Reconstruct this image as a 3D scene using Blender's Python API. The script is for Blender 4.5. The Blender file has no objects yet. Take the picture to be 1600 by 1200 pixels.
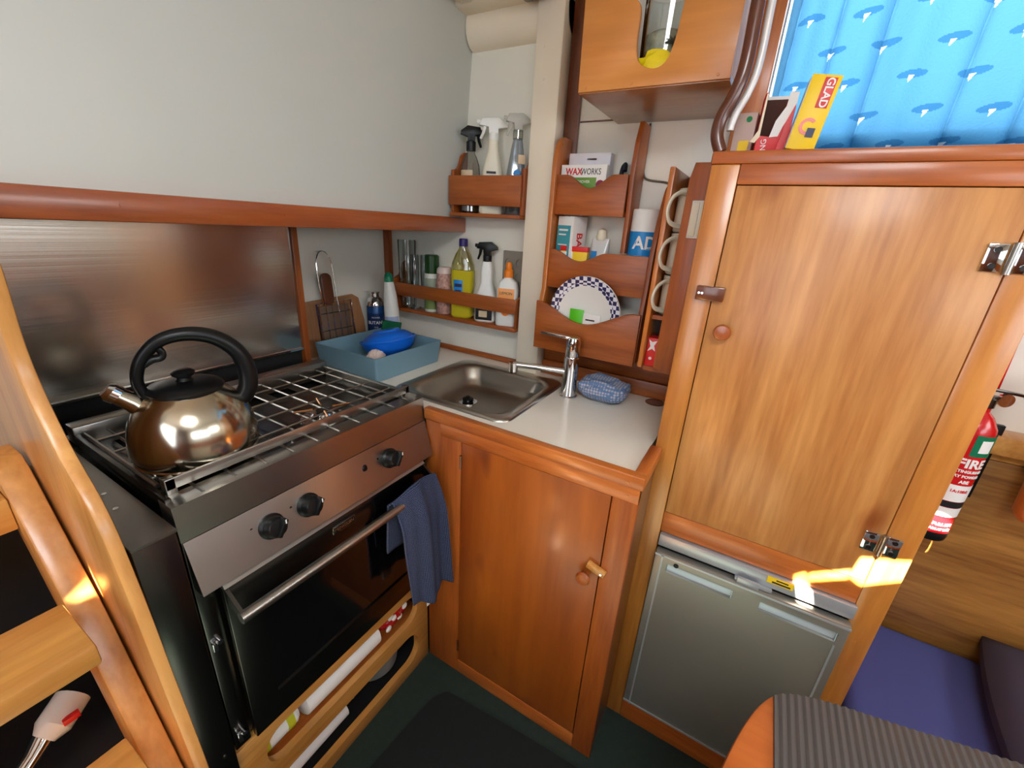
import bpy, bmesh, math, random
from mathutils import Matrix, Vector
random.seed(4)
PI = math.pi
SC = bpy.context.scene
COL = SC.collection

# ------------------------------------------------------------------ camera, light, exposure
cam_d = bpy.data.cameras.new('camera'); cam = bpy.data.objects.new('camera', cam_d); COL.objects.link(cam)
cam_d.sensor_width = 36; cam_d.lens = 660.7/1600*36; cam_d.clip_start = .02
_r = Vector((.506, -.861, .057)); _d = Vector((-.276, -.224, -.935)); _f = Vector((.817, .457, -.350))
_f.normalize(); _r = (_r - _r.dot(_f)*_f).normalized(); _u = _r.cross(_f)
_m = Matrix((_r, _u, -_f)).transposed().to_4x4(); _m.translation = (0, 0, 1.38)
cam.matrix_world = _m
SC.camera = cam
SC.view_settings.view_transform = 'Standard'; SC.view_settings.look = 'None'
SC.view_settings.gamma = 1; SC.view_settings.exposure = -0.03
SC.view_settings.use_curve_mapping = False
SC.cycles.use_denoising = True
SC.cycles.max_bounces = 8; SC.cycles.transmission_bounces = 8
SC.cycles.caustics_reflective = False; SC.cycles.caustics_refractive = False
SC.cycles.sample_clamp_indirect = 6

w = bpy.data.worlds.new('world'); SC.world = w; w.use_nodes = True
w.node_tree.nodes['Background'].inputs[0].default_value = (.62, .80, 1, 1)
w.node_tree.nodes['Background'].inputs[1].default_value = 2.2

def light(name, kind, loc, aim, power, color, size=None, size_y=None):
    d = bpy.data.lights.new(name, kind); o = bpy.data.objects.new(name, d); COL.objects.link(o)
    o.location = loc
    o.rotation_euler = (Vector(aim) - Vector(loc)).to_track_quat('-Z', 'Y').to_euler()
    d.energy = power; d.color = color
    if kind == 'AREA':
        d.shape = 'RECTANGLE'; d.size = size; d.size_y = size_y or size
    return o
SUN_DIR = Vector((.6, -.05, -.77)).normalized()
sun = light('sun', 'SUN', (-3, 1, 4), tuple(Vector((-3, 1, 4)) + SUN_DIR), 260, (1, .90, .74)); sun.data.angle = .006
light('companionway_daylight', 'AREA', (-1.27, .25, 1.45), (1, .0, .9), 7, (1, .97, .92), .9, 1.0)
light('ceiling_fill', 'AREA', (-.30, -.30, 2.03), (.1, -.1, 0), 21, (.93, .97, 1), .6, .5)  # added fill lamp below the closed ceiling, which has no hatch
light('starboard_window_daylight', 'AREA', (-.25, -1.37, 1.52), (.7, 1, 1.25), 8, (.86, .94, 1), 1.2, .35)
light('window_skylight', 'AREA', (1.75, -.42, 2.05), (1.3, -.42, 1.78), 14, (.92, .97, 1), 1.3, .8)
light('forward_saloon_daylight', 'AREA', (.75, -1.37, 1.55), (1.0, -.3, .6), 5, (1, .95, .88), .7, .3)

# ------------------------------------------------------------------ materials
def lin(c):
    return tuple(((v/255)/12.92 if v/255 <= .04045 else ((v/255+.055)/1.055)**2.4) for v in c) + (1,)
MATS = {}
def mat(name, col, rough=.5, metal=0, coat=0, trans=0, ior=1.45, alpha=1, emit=None, bump=0, bscale=200, aniso=None, spec=None, var=0, vscale=8):
    if name in MATS: return MATS[name]
    m = bpy.data.materials.new(name); m.use_nodes = True; nt = m.node_tree; b = nt.nodes['Principled BSDF']
    b.inputs['Base Color'].default_value = lin(col)
    b.inputs['Roughness'].default_value = rough; b.inputs['Metallic'].default_value = metal
    b.inputs['Coat Weight'].default_value = coat; b.inputs['Coat Roughness'].default_value = .12
    b.inputs['Transmission Weight'].default_value = trans; b.inputs['IOR'].default_value = ior
    b.inputs['Alpha'].default_value = alpha
    if spec is not None: b.inputs['Specular IOR Level'].default_value = spec
    tc = nt.nodes.new('ShaderNodeTexCoord')
    nz = nt.nodes.new('ShaderNodeTexNoise'); nz.inputs['Scale'].default_value = vscale; nz.inputs['Detail'].default_value = 4
    nt.links.new(tc.outputs['Object'], nz.inputs['Vector'])
    if var:
        mx = nt.nodes.new('ShaderNodeMix'); mx.data_type = 'RGBA'
        c = lin(col); mx.inputs[6].default_value = tuple(v*(1-var) for v in c[:3]) + (1,)
        mx.inputs[7].default_value = tuple(min(1, v*(1+var*.6)) for v in c[:3]) + (1,)
        nt.links.new(nz.outputs['Fac'], mx.inputs[0]); nt.links.new(mx.outputs[2], b.inputs['Base Color'])
    if bump:
        n2 = nt.nodes.new('ShaderNodeTexNoise'); n2.inputs['Scale'].default_value = bscale
        if aniso:
            mp = nt.nodes.new('ShaderNodeMapping'); mp.inputs['Scale'].default_value = aniso
            nt.links.new(tc.outputs['Object'], mp.inputs[0]); nt.links.new(mp.outputs[0], n2.inputs['Vector'])
        else: nt.links.new(tc.outputs['Object'], n2.inputs['Vector'])
        bp = nt.nodes.new('ShaderNodeBump'); bp.inputs['Strength'].default_value = bump; bp.inputs['Distance'].default_value = .002
        nt.links.new(n2.outputs['Fac'], bp.inputs['Height']); nt.links.new(bp.outputs[0], b.inputs['Normal'])
    MATS[name] = m; return m

def wood(name, light_c, dark_c, axis='z', rough=.32, coat=.5, scale=1.0, streak=.5, knots=False):
    if name in MATS: return MATS[name]
    m = bpy.data.materials.new(name); m.use_nodes = True; nt = m.node_tree; b = nt.nodes['Principled BSDF']
    tc = nt.nodes.new('ShaderNodeTexCoord'); mp = nt.nodes.new('ShaderNodeMapping')
    s = {'x': (1.2, 14, 14), 'y': (14, 1.2, 14), 'z': (14, 14, 1.2)}[axis]
    mp.inputs['Scale'].default_value = tuple(v*scale for v in s)
    nt.links.new(tc.outputs['Object'], mp.inputs[0])
    n1 = nt.nodes.new('ShaderNodeTexNoise'); n1.inputs['Scale'].default_value = 1.3; n1.inputs['Detail'].default_value = 6; n1.inputs['Distortion'].default_value = .7
    n2 = nt.nodes.new('ShaderNodeTexNoise'); n2.inputs['Scale'].default_value = 9; n2.inputs['Detail'].default_value = 5
    nt.links.new(mp.outputs[0], n1.inputs['Vector']); nt.links.new(mp.outputs[0], n2.inputs['Vector'])
    mm = nt.nodes.new('ShaderNodeMix'); mm.data_type = 'FLOAT'; mm.inputs[0].default_value = .35*streak*2
    nt.links.new(n1.outputs['Fac'], mm.inputs[2]); nt.links.new(n2.outputs['Fac'], mm.inputs[3])
    cr = nt.nodes.new('ShaderNodeValToRGB')
    cr.color_ramp.elements[0].position = .34; cr.color_ramp.elements[0].color = lin(dark_c)
    cr.color_ramp.elements[1].position = .62; cr.color_ramp.elements[1].color = lin(light_c)
    nt.links.new(mm.outputs[0], cr.inputs[0])
    out = cr.outputs[0]
    if knots:
        vo = nt.nodes.new('ShaderNodeTexNoise'); vo.inputs['Scale'].default_value = 5.5; vo.inputs['Detail'].default_value = 1
        mp2 = nt.nodes.new('ShaderNodeMapping'); mp2.inputs['Scale'].default_value = (1, 1.6, .9)
        nt.links.new(tc.outputs['Object'], mp2.inputs[0]); nt.links.new(mp2.outputs[0], vo.inputs['Vector'])
        c2 = nt.nodes.new('ShaderNodeValToRGB'); c2.color_ramp.elements[0].position = .24; c2.color_ramp.elements[0].color = lin(dark_c)
        c2.color_ramp.elements[1].position = .34; c2.color_ramp.elements[1].color = (1, 1, 1, 1)
        nt.links.new(vo.outputs['Fac'], c2.inputs[0])
        mu = nt.nodes.new('ShaderNodeMix'); mu.data_type = 'RGBA'; mu.blend_type = 'MULTIPLY'; mu.inputs[0].default_value = .7
        nt.links.new(out, mu.inputs[6]); nt.links.new(c2.outputs[0], mu.inputs[7]); out = mu.outputs[2]
    nt.links.new(out, b.inputs['Base Color'])
    n3 = nt.nodes.new('ShaderNodeTexNoise'); n3.inputs['Scale'].default_value = 3.2; n3.inputs['Detail'].default_value = 3; n3.inputs['Distortion'].default_value = 1.5
    mp3 = nt.nodes.new('ShaderNodeMapping'); mp3.inputs['Scale'].default_value = tuple(.35 if v < 3 else 1.6 for v in s)
    nt.links.new(tc.outputs['Object'], mp3.inputs[0]); nt.links.new(mp3.outputs[0], n3.inputs['Vector'])
    c3 = nt.nodes.new('ShaderNodeValToRGB'); c3.color_ramp.elements[0].position = .3; c3.color_ramp.elements[0].color = (.62, .56, .50, 1)
    c3.color_ramp.elements[1].position = .65; c3.color_ramp.elements[1].color = (1, 1, 1, 1)
    nt.links.new(n3.outputs['Fac'], c3.inputs[0])
    m3 = nt.nodes.new('ShaderNodeMix'); m3.data_type = 'RGBA'; m3.blend_type = 'MULTIPLY'; m3.inputs[0].default_value = .75
    nt.links.new(out, m3.inputs[6]); nt.links.new(c3.outputs[0], m3.inputs[7]); nt.links.new(m3.outputs[2], b.inputs['Base Color'])
    b.inputs['Roughness'].default_value = rough; b.inputs['Coat Weight'].default_value = coat; b.inputs['Coat Roughness'].default_value = .16
    bp = nt.nodes.new('ShaderNodeBump'); bp.inputs['Strength'].default_value = .12; bp.inputs['Distance'].default_value = .001
    nt.links.new(n2.outputs['Fac'], bp.inputs['Height']); nt.links.new(bp.outputs[0], b.inputs['Normal'])
    MATS[name] = m; return m

def checker(name, c1, c2, scale, rough=.35):
    if name in MATS: return MATS[name]
    m = mat(name, c1, rough); nt = m.node_tree; b = nt.nodes['Principled BSDF']
    tc = nt.nodes.new('ShaderNodeTexCoord'); ck = nt.nodes.new('ShaderNodeTexChecker'); ck.inputs['Scale'].default_value = scale
    ck.inputs[1].default_value = lin(c1); ck.inputs[2].default_value = lin(c2)
    nt.links.new(tc.outputs['Object'], ck.inputs[0]); nt.links.new(ck.outputs[0], b.inputs['Base Color']); return m

def dotty(name, c1, c2, scale, rough=.9, thr=.28, vec=None):
    """woven cloth: base colour with a regular grid of light stitches"""
    if name in MATS: return MATS[name]
    m = mat(name, c1, rough, bump=.6, bscale=500); nt = m.node_tree; b = nt.nodes['Principled BSDF']
    tc = nt.nodes.new('ShaderNodeTexCoord'); v = nt.nodes.new('ShaderNodeTexVoronoi'); v.inputs['Scale'].default_value = scale
    v.inputs['Randomness'].default_value = .15
    nt.links.new(tc.outputs['UV' if vec else 'Object'], v.inputs['Vector'])
    cr = nt.nodes.new('ShaderNodeValToRGB'); cr.color_ramp.elements[0].position = thr; cr.color_ramp.elements[0].color = lin(c2)
    cr.color_ramp.elements[1].position = thr+.12; cr.color_ramp.elements[1].color = lin(c1)
    nt.links.new(v.outputs['Distance'], cr.inputs[0]); nt.links.new(cr.outputs[0], b.inputs['Base Color']); return m

W_FR = wood('wood_frame_z', (206, 122, 48), (164, 84, 24), 'z', coat=.3, rough=.36)
W_FRX = wood('wood_frame_x', (202, 116, 50), (160, 78, 28), 'x', coat=.3, rough=.36)
W_FRY = wood('wood_frame_y', (204, 118, 50), (164, 82, 28), 'y', coat=.3, rough=.36)
W_TEAK = wood('wood_teak_y', (180, 98, 36), (138, 64, 16), 'y', coat=.08, rough=.42)
W_TEAKZ = wood('wood_teak_z', (178, 96, 34), (136, 62, 15), 'z', coat=.08, rough=.42)
W_PALE = wood('wood_pale_z', (226, 164, 92), (192, 126, 60), 'z', scale=.8, coat=.35, rough=.36)
W_RED = wood('wood_red_x', (178, 96, 48), (144, 66, 28), 'x')
W_PLY = wood('plywood_door', (216, 154, 86), (176, 110, 50), 'z', scale=.8, streak=.55, knots=True, rough=.42, coat=.2)
W_PLYD = wood('plywood_sink_door', (176, 94, 22), (136, 62, 8), 'z', scale=.5, streak=.2, knots=True, rough=.45, coat=.2)
W_LIGHT = wood('wood_light_x', (216, 158, 84), (184, 120, 50), 'x', scale=.8)
W_LIGHTZ = wood('wood_light_z', (212, 140, 62), (176, 102, 34), 'z', scale=.8)
W_PINE = wood('plywood_box', (214, 142, 66), (184, 112, 40), 'y', scale=.6, streak=.25, rough=.42, coat=.25)
W_SET = wood('wood_settee', (180, 128, 64), (126, 80, 34), 'y', scale=.9, streak=.6, coat=.3)
W_BOARD = wood('chopping_board', (172, 122, 80), (142, 94, 58), 'z', coat=0, rough=.6)
W_DARK = wood('wood_dark_z', (110, 56, 28), (76, 34, 16), 'z')
WHITE = mat('white_paint', (232, 227, 214), .38, bump=.05, bscale=60, var=.03)
WHITE_DIM = mat('white_paint_dim', (200, 201, 194), .34, bump=.05, bscale=60, var=.03)  # same white paint, colour darkened to imitate weaker light on the port wall
WHITE_W = mat('cream_paint', (236, 222, 200), .42, bump=.08, bscale=40, var=.05)
LAM = mat('white_laminate', (240, 232, 218), .22, coat=.3)
STEEL = mat('brushed_steel', (168, 164, 158), .28, 1, bump=.08, bscale=30, aniso=(2, 60, 60))
STEEL_X = mat('splash_steel', (196, 192, 186), .19, 1, bump=.05, bscale=20, aniso=(.015, 9, 9))
STEEL_SINK = mat('sink_steel', (184, 178, 168), .30, 1)
STEEL_D = mat('dark_steel', (92, 90, 88), .25, 1)
CHROME = mat('chrome', (225, 225, 228), .06, 1)
KET = mat('kettle_steel', (200, 190, 172), .17, 1, bump=.03, bscale=20)
BRONZE = mat('bronze_arm', (196, 140, 96), .25, 1)
BLACK = mat('black_plastic', (12, 12, 13), .36, spec=.35)
BLACKG = mat('black_glass', (5, 5, 6), .05, coat=1)
BLACKM = mat('black_matt', (10, 10, 11), .7)
HOLE = mat('dark_void', (10, 9, 9), .9)  # near-black for recess interiors, their shade put into the colour
FRIDGE = mat('fridge_door', (136, 132, 124), .36, .5)
FRIDGE_L = mat('fridge_frame', (170, 172, 176), .32, .5)
FRIDGE_P = mat('fridge_grip', (190, 202, 208), .25, .3)
def clear(name, tint, rough=.05, fac=.05):
    if name in MATS: return MATS[name]
    m = bpy.data.materials.new(name); m.use_nodes = True; nt = m.node_tree; nt.nodes.clear()
    o = nt.nodes.new('ShaderNodeOutputMaterial'); mx = nt.nodes.new('ShaderNodeMixShader'); tr = nt.nodes.new('ShaderNodeBsdfTransparent'); gl = nt.nodes.new('ShaderNodeBsdfGlossy')
    tr.inputs[0].default_value = lin(tint); gl.inputs['Roughness'].default_value = rough; gl.inputs[0].default_value = (1, 1, 1, 1)
    fr = nt.nodes.new('ShaderNodeLayerWeight'); fr.inputs[0].default_value = .12
    ma = nt.nodes.new('ShaderNodeMath'); ma.operation = 'ADD'; ma.inputs[1].default_value = fac
    nt.links.new(fr.outputs['Fresnel'], ma.inputs[0]); nt.links.new(ma.outputs[0], mx.inputs[0])
    nt.links.new(tr.outputs[0], mx.inputs[1]); nt.links.new(gl.outputs[0], mx.inputs[2]); nt.links.new(mx.outputs[0], o.inputs[0])
    MATS[name] = m; return m
GLASS = clear('clear_glass', (244, 248, 248))
OLDGLASS = mat('solid_glass', (250, 252, 252), .03, trans=1, ior=1.25)
PLAST = clear('clear_plastic', (228, 228, 224), .08, .10)
WPL = mat('white_plastic', (232, 230, 224), .35)
CREAMP = mat('cream_plastic', (226, 218, 196), .35)
CARPET = mat('green_carpet', (34, 48, 42), .95, bump=.9, bscale=400, var=.25, vscale=60)
MATG = mat('dark_mat', (20, 26, 26), .95, bump=.6, bscale=500)
NAVYC = mat('blue_cushion', (76, 82, 138), .9, bump=.2, bscale=300, var=.12, vscale=5, spec=.2)
GREYC = mat('grey_purple_cushion', (62, 58, 76), .85, bump=.2, bscale=300)
TRAYM = mat('blue_grey_plastic', (114, 148, 164), .45)
BOWL = mat('bright_blue_plastic', (20, 106, 220), .35)
GREEN = mat('green_sponge', (0, 92, 56), .9, bump=.8, bscale=600)
REDP = mat('red_paint', (196, 18, 24), .25, coat=.5)
YEL = mat('yellow_print', (236, 196, 16), .4)
PAPER = mat('white_card', (232, 228, 224), .5)
BLUEL = mat('blue_print', (24, 128, 200), .4)
GREENL = mat('green_print', (96, 140, 52), .4)
NAVYP = mat('navy_print', (28, 34, 70), .4)
REDL = mat('red_print', (206, 34, 36), .4)
ORANGE = mat('orange_plastic', (240, 128, 20), .4)
TEALL = mat('teal_print', (60, 150, 168), .4)
GREYPL = mat('grey_plastic', (134, 128, 118), .45)
INK = mat('black_ink', (20, 20, 22), .5)
GREENB = mat('dark_green_plastic', (24, 62, 24), .3)
LBEIGE = mat('beige_label', (206, 180, 146), .5)

# ------------------------------------------------------------------ geometry helpers
def NB(): return bmesh.new()
def box(bm, lo, hi, bev=0, seg=2, M=None):
    lo, hi = [min(a, b) for a, b in zip(lo, hi)], [max(a, b) for a, b in zip(lo, hi)]
    r = bmesh.ops.create_cube(bm, size=1)
    vs = r['verts']
    for v in vs: v.co = Vector([(lo[i]+hi[i])/2 + v.co[i]*(hi[i]-lo[i]) for i in range(3)])
    if bev:
        es = list({e for v in vs for e in v.link_edges})
        res = bmesh.ops.bevel(bm, geom=es, offset=min(bev, .49*min(hi[i]-lo[i] for i in range(3))), segments=seg, affect='EDGES', profile=.5)
        vs = list({v for f in res['faces'] for v in f.verts} | {v for v in vs if v.is_valid})
    if M is not None: bmesh.ops.transform(bm, matrix=M, verts=vs)
    return vs
def prism(bm, pts, axis, a, b, bev=0, M=None):
    """pts in the two remaining axes: x -> (y,z), y -> (x,z), z -> (x,y)"""
    def P(p, t): return {'x': (t, p[0], p[1]), 'y': (p[0], t, p[1]), 'z': (p[0], p[1], t)}[axis]
    A = [bm.verts.new(P(p, a)) for p in pts]; B = [bm.verts.new(P(p, b)) for p in pts]
    n = len(pts); fs = [bm.faces.new(A), bm.faces.new(B[::-1])]
    for i in range(n): fs.append(bm.faces.new((A[i], B[i], B[(i+1) % n], A[(i+1) % n])))
    bmesh.ops.recalc_face_normals(bm, faces=fs)
    vs = A + B
    if bev:
        es = [e for e in {e for f in fs[:2] for e in f.edges}]
        res = bmesh.ops.bevel(bm, geom=es, offset=bev, segments=2, affect='EDGES', profile=.5)
        vs = list({v for f in res['faces'] for v in f.verts} | {v for v in vs if v.is_valid})
    if M is not None: bmesh.ops.transform(bm, matrix=M, verts=vs)
    return vs
def tube(bm, pts, r, n=10, closed=False, flat=1.0):
    pts = [Vector(p) for p in pts]; N = len(pts); rs = r if isinstance(r, (list, tuple)) else [r]*N
    rings = []; ref = None
    for i, p in enumerate(pts):
        if closed: t = pts[(i+1) % N] - pts[i-1]
        else: t = pts[min(i+1, N-1)] - pts[max(i-1, 0)]
        t.normalize()
        if ref is None: ref = t.orthogonal().normalized()
        ref = (ref - ref.dot(t)*t).normalized(); o = t.cross(ref)
        rings.append([bm.verts.new(p + rs[i]*(math.cos(k*2*PI/n)*ref + flat*math.sin(k*2*PI/n)*o)) for k in range(n)])
    for i in range(N if closed else N-1):
        a, b = rings[i], rings[(i+1) % N]
        for k in range(n): bm.faces.new((a[k], a[(k+1) % n], b[(k+1) % n], b[k]))
    if not closed: bm.faces.new(rings[0][::-1]); bm.faces.new(rings[-1])
def lathe(bm, prof, c=(0, 0, 0), n=32, sx=1, sy=1, M=None, cap=True):
    """prof: (radius, z) from bottom to top"""
    rings = []; allv = []
    for r, z in prof:
        if r < 1e-6: v = bm.verts.new((c[0], c[1], c[2]+z)); rings.append([v]*n); allv.append(v)
        else:
            R_ = [bm.verts.new((c[0]+sx*r*math.cos(2*PI*k/n), c[1]+sy*r*math.sin(2*PI*k/n), c[2]+z)) for k in range(n)]
            rings.append(R_); allv += R_
    for a, b in zip(rings[:-1], rings[1:]):
        for k in range(n):
            vs = []
            for v in (a[k], a[(k+1) % n], b[(k+1) % n], b[k]):
                if v not in vs: vs.append(v)
            if len(vs) > 2: bm.faces.new(vs)
    if cap:
        if prof[0][0] > 1e-6: bm.faces.new(rings[0][::-1])
        if prof[-1][0] > 1e-6: bm.faces.new(rings[-1])
    if M is not None: bmesh.ops.transform(bm, matrix=M, verts=allv)
def cyl(bm, a, b, r, n=16): tube(bm, [a, b], r, n)
def rrect(cx, cy, hx, hy, r, n=6):
    out = []
    for sx, sy, a0 in ((1, 1, 0), (-1, 1, PI/2), (-1, -1, PI), (1, -1, 1.5*PI)):
        for k in range(n+1):
            a = a0 + k*PI/2/n
            out.append((cx+sx*(hx-r)+r*math.cos(a), cy+sy*(hy-r)+r*math.sin(a)))
    return out
def loft(bm, rings, cap0=True, cap1=True):
    R_ = [[bm.verts.new(p) for p in r] for r in rings]; n = len(R_[0])
    for a, b in zip(R_[:-1], R_[1:]):
        for k in range(n): bm.faces.new((a[k], a[(k+1) % n], b[(k+1) % n], b[k]))
    if cap0: bm.faces.new(R_[0][::-1])
    if cap1: bm.faces.new(R_[-1])
    return R_
def spline(pts, n=6, closed=False):
    P = [Vector(p) for p in pts]; N = len(P); out = []
    for i in range(N if closed else N-1):
        p0 = P[i-1] if (closed or i > 0) else P[0]; p1 = P[i]; p2 = P[(i+1) % N]; p3 = P[(i+2) % N] if (closed or i+2 < N) else P[-1]
        for k in range(n):
            t = k/n
            out.append(.5*((2*p1)+(p2-p0)*t+(2*p0-5*p1+4*p2-p3)*t*t+(3*p1-p0-3*p2+p3)*t**3))
    if not closed: out.append(P[-1])
    return out

MW = {}
def finish(name, bm, material, smooth=True, angle=35):
    bmesh.ops.recalc_face_normals(bm, faces=bm.faces[:])
    me = bpy.data.meshes.new(name); bm.to_mesh(me); bm.free()
    for m in (material if isinstance(material, (list, tuple)) else [material]): me.materials.append(m)
    if smooth:
        me.polygons.foreach_set('use_smooth', [True]*len(me.polygons))
        me.set_sharp_from_angle(angle=math.radians(angle))
    me.update()
    return me
def tag(o, label, cat=None, group=None, kind=None):
    if label: o['label'] = label
    if cat: o['category'] = cat
    if group: o['group'] = group
    if kind: o['kind'] = kind
    return o
def thing(name, label, cat, loc, rz=0, group=None, M=None):
    o = bpy.data.objects.new(name, None); COL.objects.link(o); o.empty_display_size = .02
    mw = M if M is not None else Matrix.Translation(loc) @ Matrix.Rotation(rz, 4, 'Z')
    o.matrix_world = mw; MW[o.name] = mw.copy()
    return tag(o, label, cat, group)
def part(name, bm, material, parent, world=False, label=None, angle=35, kind=None, smooth=True):
    mw = MW[parent.name]
    if world: bm.transform(mw.inverted())
    o = bpy.data.objects.new(name, finish(name, bm, material, smooth, angle)); COL.objects.link(o)
    o.parent = parent; MW[o.name] = mw
    if label: o['label'] = label
    if kind: o['kind'] = kind
    return o
def single(name, bm, material, label=None, cat=None, group=None, kind=None, angle=35):
    """a top-level one-mesh object, given in world coordinates; origin at its base"""
    xs = [v.co for v in bm.verts]
    lo = [min(v[i] for v in xs) for i in range(3)]; hi = [max(v[i] for v in xs) for i in range(3)]
    o_ = Vector(((lo[0]+hi[0])/2, (lo[1]+hi[1])/2, lo[2])); bm.transform(Matrix.Translation(-o_))
    o = bpy.data.objects.new(name, finish(name, bm, material, True, angle)); COL.objects.link(o); o.location = o_
    MW[o.name] = Matrix.Translation(o_)
    return tag(o, label, cat, group, kind)
def struct(name, bm, material): return single(name, bm, material, kind='structure')
def cut(bm, cutters):
    """subtract closed bmeshes from a closed bmesh"""
    def tmp(b):
        me = bpy.data.meshes.new('t'); bmesh.ops.recalc_face_normals(b, faces=b.faces[:]); b.to_mesh(me); b.free()
        o = bpy.data.objects.new('t', me); COL.objects.link(o); return o
    A = tmp(bm); cs = [tmp(c) for c in cutters]
    for c in cs:
        md = A.modifiers.new('b', 'BOOLEAN'); md.object = c; md.operation = 'DIFFERENCE'; md.solver = 'EXACT'
    dg = bpy.context.evaluated_depsgraph_get(); me = bpy.data.meshes.new_from_object(A.evaluated_get(dg))
    out = bmesh.new(); out.from_mesh(me)
    for o in [A]+cs: d = o.data; bpy.data.objects.remove(o); bpy.data.meshes.remove(d)
    bpy.data.meshes.remove(me); return out
def bx(lo, hi, bev=0, seg=2): b = NB(); box(b, lo, hi, bev, seg); return b
def text_bm(s, size, M, ext=.0004, sx=1.0, align='CENTER', wrap=None, bold=0.0, shift=0):
    cu = bpy.data.curves.new('t', 'FONT'); cu.body = s; cu.size = size; cu.align_x = align; cu.align_y = 'CENTER'; cu.extrude = ext
    cu.offset = bold; cu.resolution_u = 3
    o = bpy.data.objects.new('t', cu); COL.objects.link(o)
    dg = bpy.context.evaluated_depsgraph_get(); me = bpy.data.meshes.new_from_object(o.evaluated_get(dg))
    b = NB(); b.from_mesh(me); bpy.data.objects.remove(o); bpy.data.curves.remove(cu); bpy.data.meshes.remove(me)
    for v in b.verts:
        v.co.x = v.co.x*sx + shift
        if wrap: a = v.co.x/wrap; rr = wrap + v.co.z + .0004; v.co = Vector((rr*math.sin(a), v.co.y, rr*math.cos(a) - wrap))
    b.transform(M); return b
# text frames: local x of text, local y of text, outward normal
def frame(loc, X, Y, Z): 
    m = Matrix((Vector(X), Vector(Y), Vector(Z))).transposed().to_4x4(); m.translation = loc; return m
def f_mx(loc): return frame(loc, (0, -1, 0), (0, 0, 1), (-1, 0, 0))      # faces -x
def f_my(loc): return frame(loc, (1, 0, 0), (0, 0, 1), (0, -1, 0))       # faces -y
def f_my_up(loc): return frame(loc, (0, 0, 1), (-1, 0, 0), (0, -1, 0))   # faces -y, reads upward
def f_my_dn(loc): return frame(loc, (0, 0, -1), (1, 0, 0), (0, -1, 0))   # faces -y, reads downward
def screw_parts(pts, ax, r, m, parent):
    for p in pts: b = NB(); screws(b, [p], ax, r); part('screw', b, m, parent, True)
def label_band(r, z0, z1, a0, a1, t=.0006, n=16):
    """curved label on a cylinder of radius r; angle 0 faces local -y"""
    b = NB(); rings = []
    for rr in (r+.0002, r+t):
        rings.append([[b.verts.new((rr*math.sin(a0+(a1-a0)*k/n), -rr*math.cos(a0+(a1-a0)*k/n), z)) for k in range(n+1)] for z in (z0, z1)])
    for s in range(2):
        for k in range(n): b.faces.new((rings[s][0][k], rings[s][0][k+1], rings[s][1][k+1], rings[s][1][k]))
    for k in range(n):
        for e in (0, 1): b.faces.new((rings[0][e][k], rings[0][e][k+1], rings[1][e][k+1], rings[1][e][k]))
    for k in (0, n): b.faces.new((rings[0][0][k], rings[0][1][k], rings[1][1][k], rings[1][0][k]))
    return b
def screws(bm, pts, ax='x', r=.0035):
    for p in pts:
        p = Vector(p); d = {'x': Vector((-.0012, 0, 0)), 'y': Vector((0, -.0012, 0)), 'z': Vector((0, 0, .0012))}[ax]
        cyl(bm, p - d*.5, p + d, r, 10)
FACE = -PI*.30      # turns local -y towards the camera from the bulkhead shelves

# ================================================================== SETTING
b = bx((-1.3, -1.4, -.05), (1.32, 1.36, 0)); struct('floor', b, CARPET)
# bulkhead (forward wall) with the window opening
wall = bx((1.30, -1.4, 0), (1.36, 1.40, 2.12)); hole = bx((1.2, -.95, 1.615), (1.5, .085, 2.0))
struct('wall_forward', cut(wall, [hole]), WHITE)
b = NB(); prism(b, [(.975, 1.395), (.925, 2.10), (1.40, 2.10), (1.40, 1.395)], 'x', -1.3, 1.30); struct('wall_port', b, WHITE_DIM)
b = bx((-1.3, 1.345, 0), (1.30, 1.40, 1.395)); struct('wall_port_recess', b, WHITE)
# aft wall with the companionway opening
wall = bx((-1.36, -1.4, 0), (-1.30, 1.40, 2.12)); hole = bx((-1.5, -.25, .95), (-1.2, .75, 1.95))
struct('wall_aft', cut(wall, [hole]), W_DARK)
wall = bx((-1.36, -1.46, 0), (1.36, -1.40, 2.12)); hole = bx((-.85, -1.5, 1.28), (.35, -1.35, 1.62)); h2 = bx((.45, -1.5, 1.4), (1.1, -1.35, 1.7))
struct('wall_starboard', cut(wall, [hole, h2]), WHITE)
b = NB(); box(b, (-1.28, -1.395, .70), (1.2, -1.375, 1.05)); struct('trim_1', b, W_TEAK)
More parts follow.
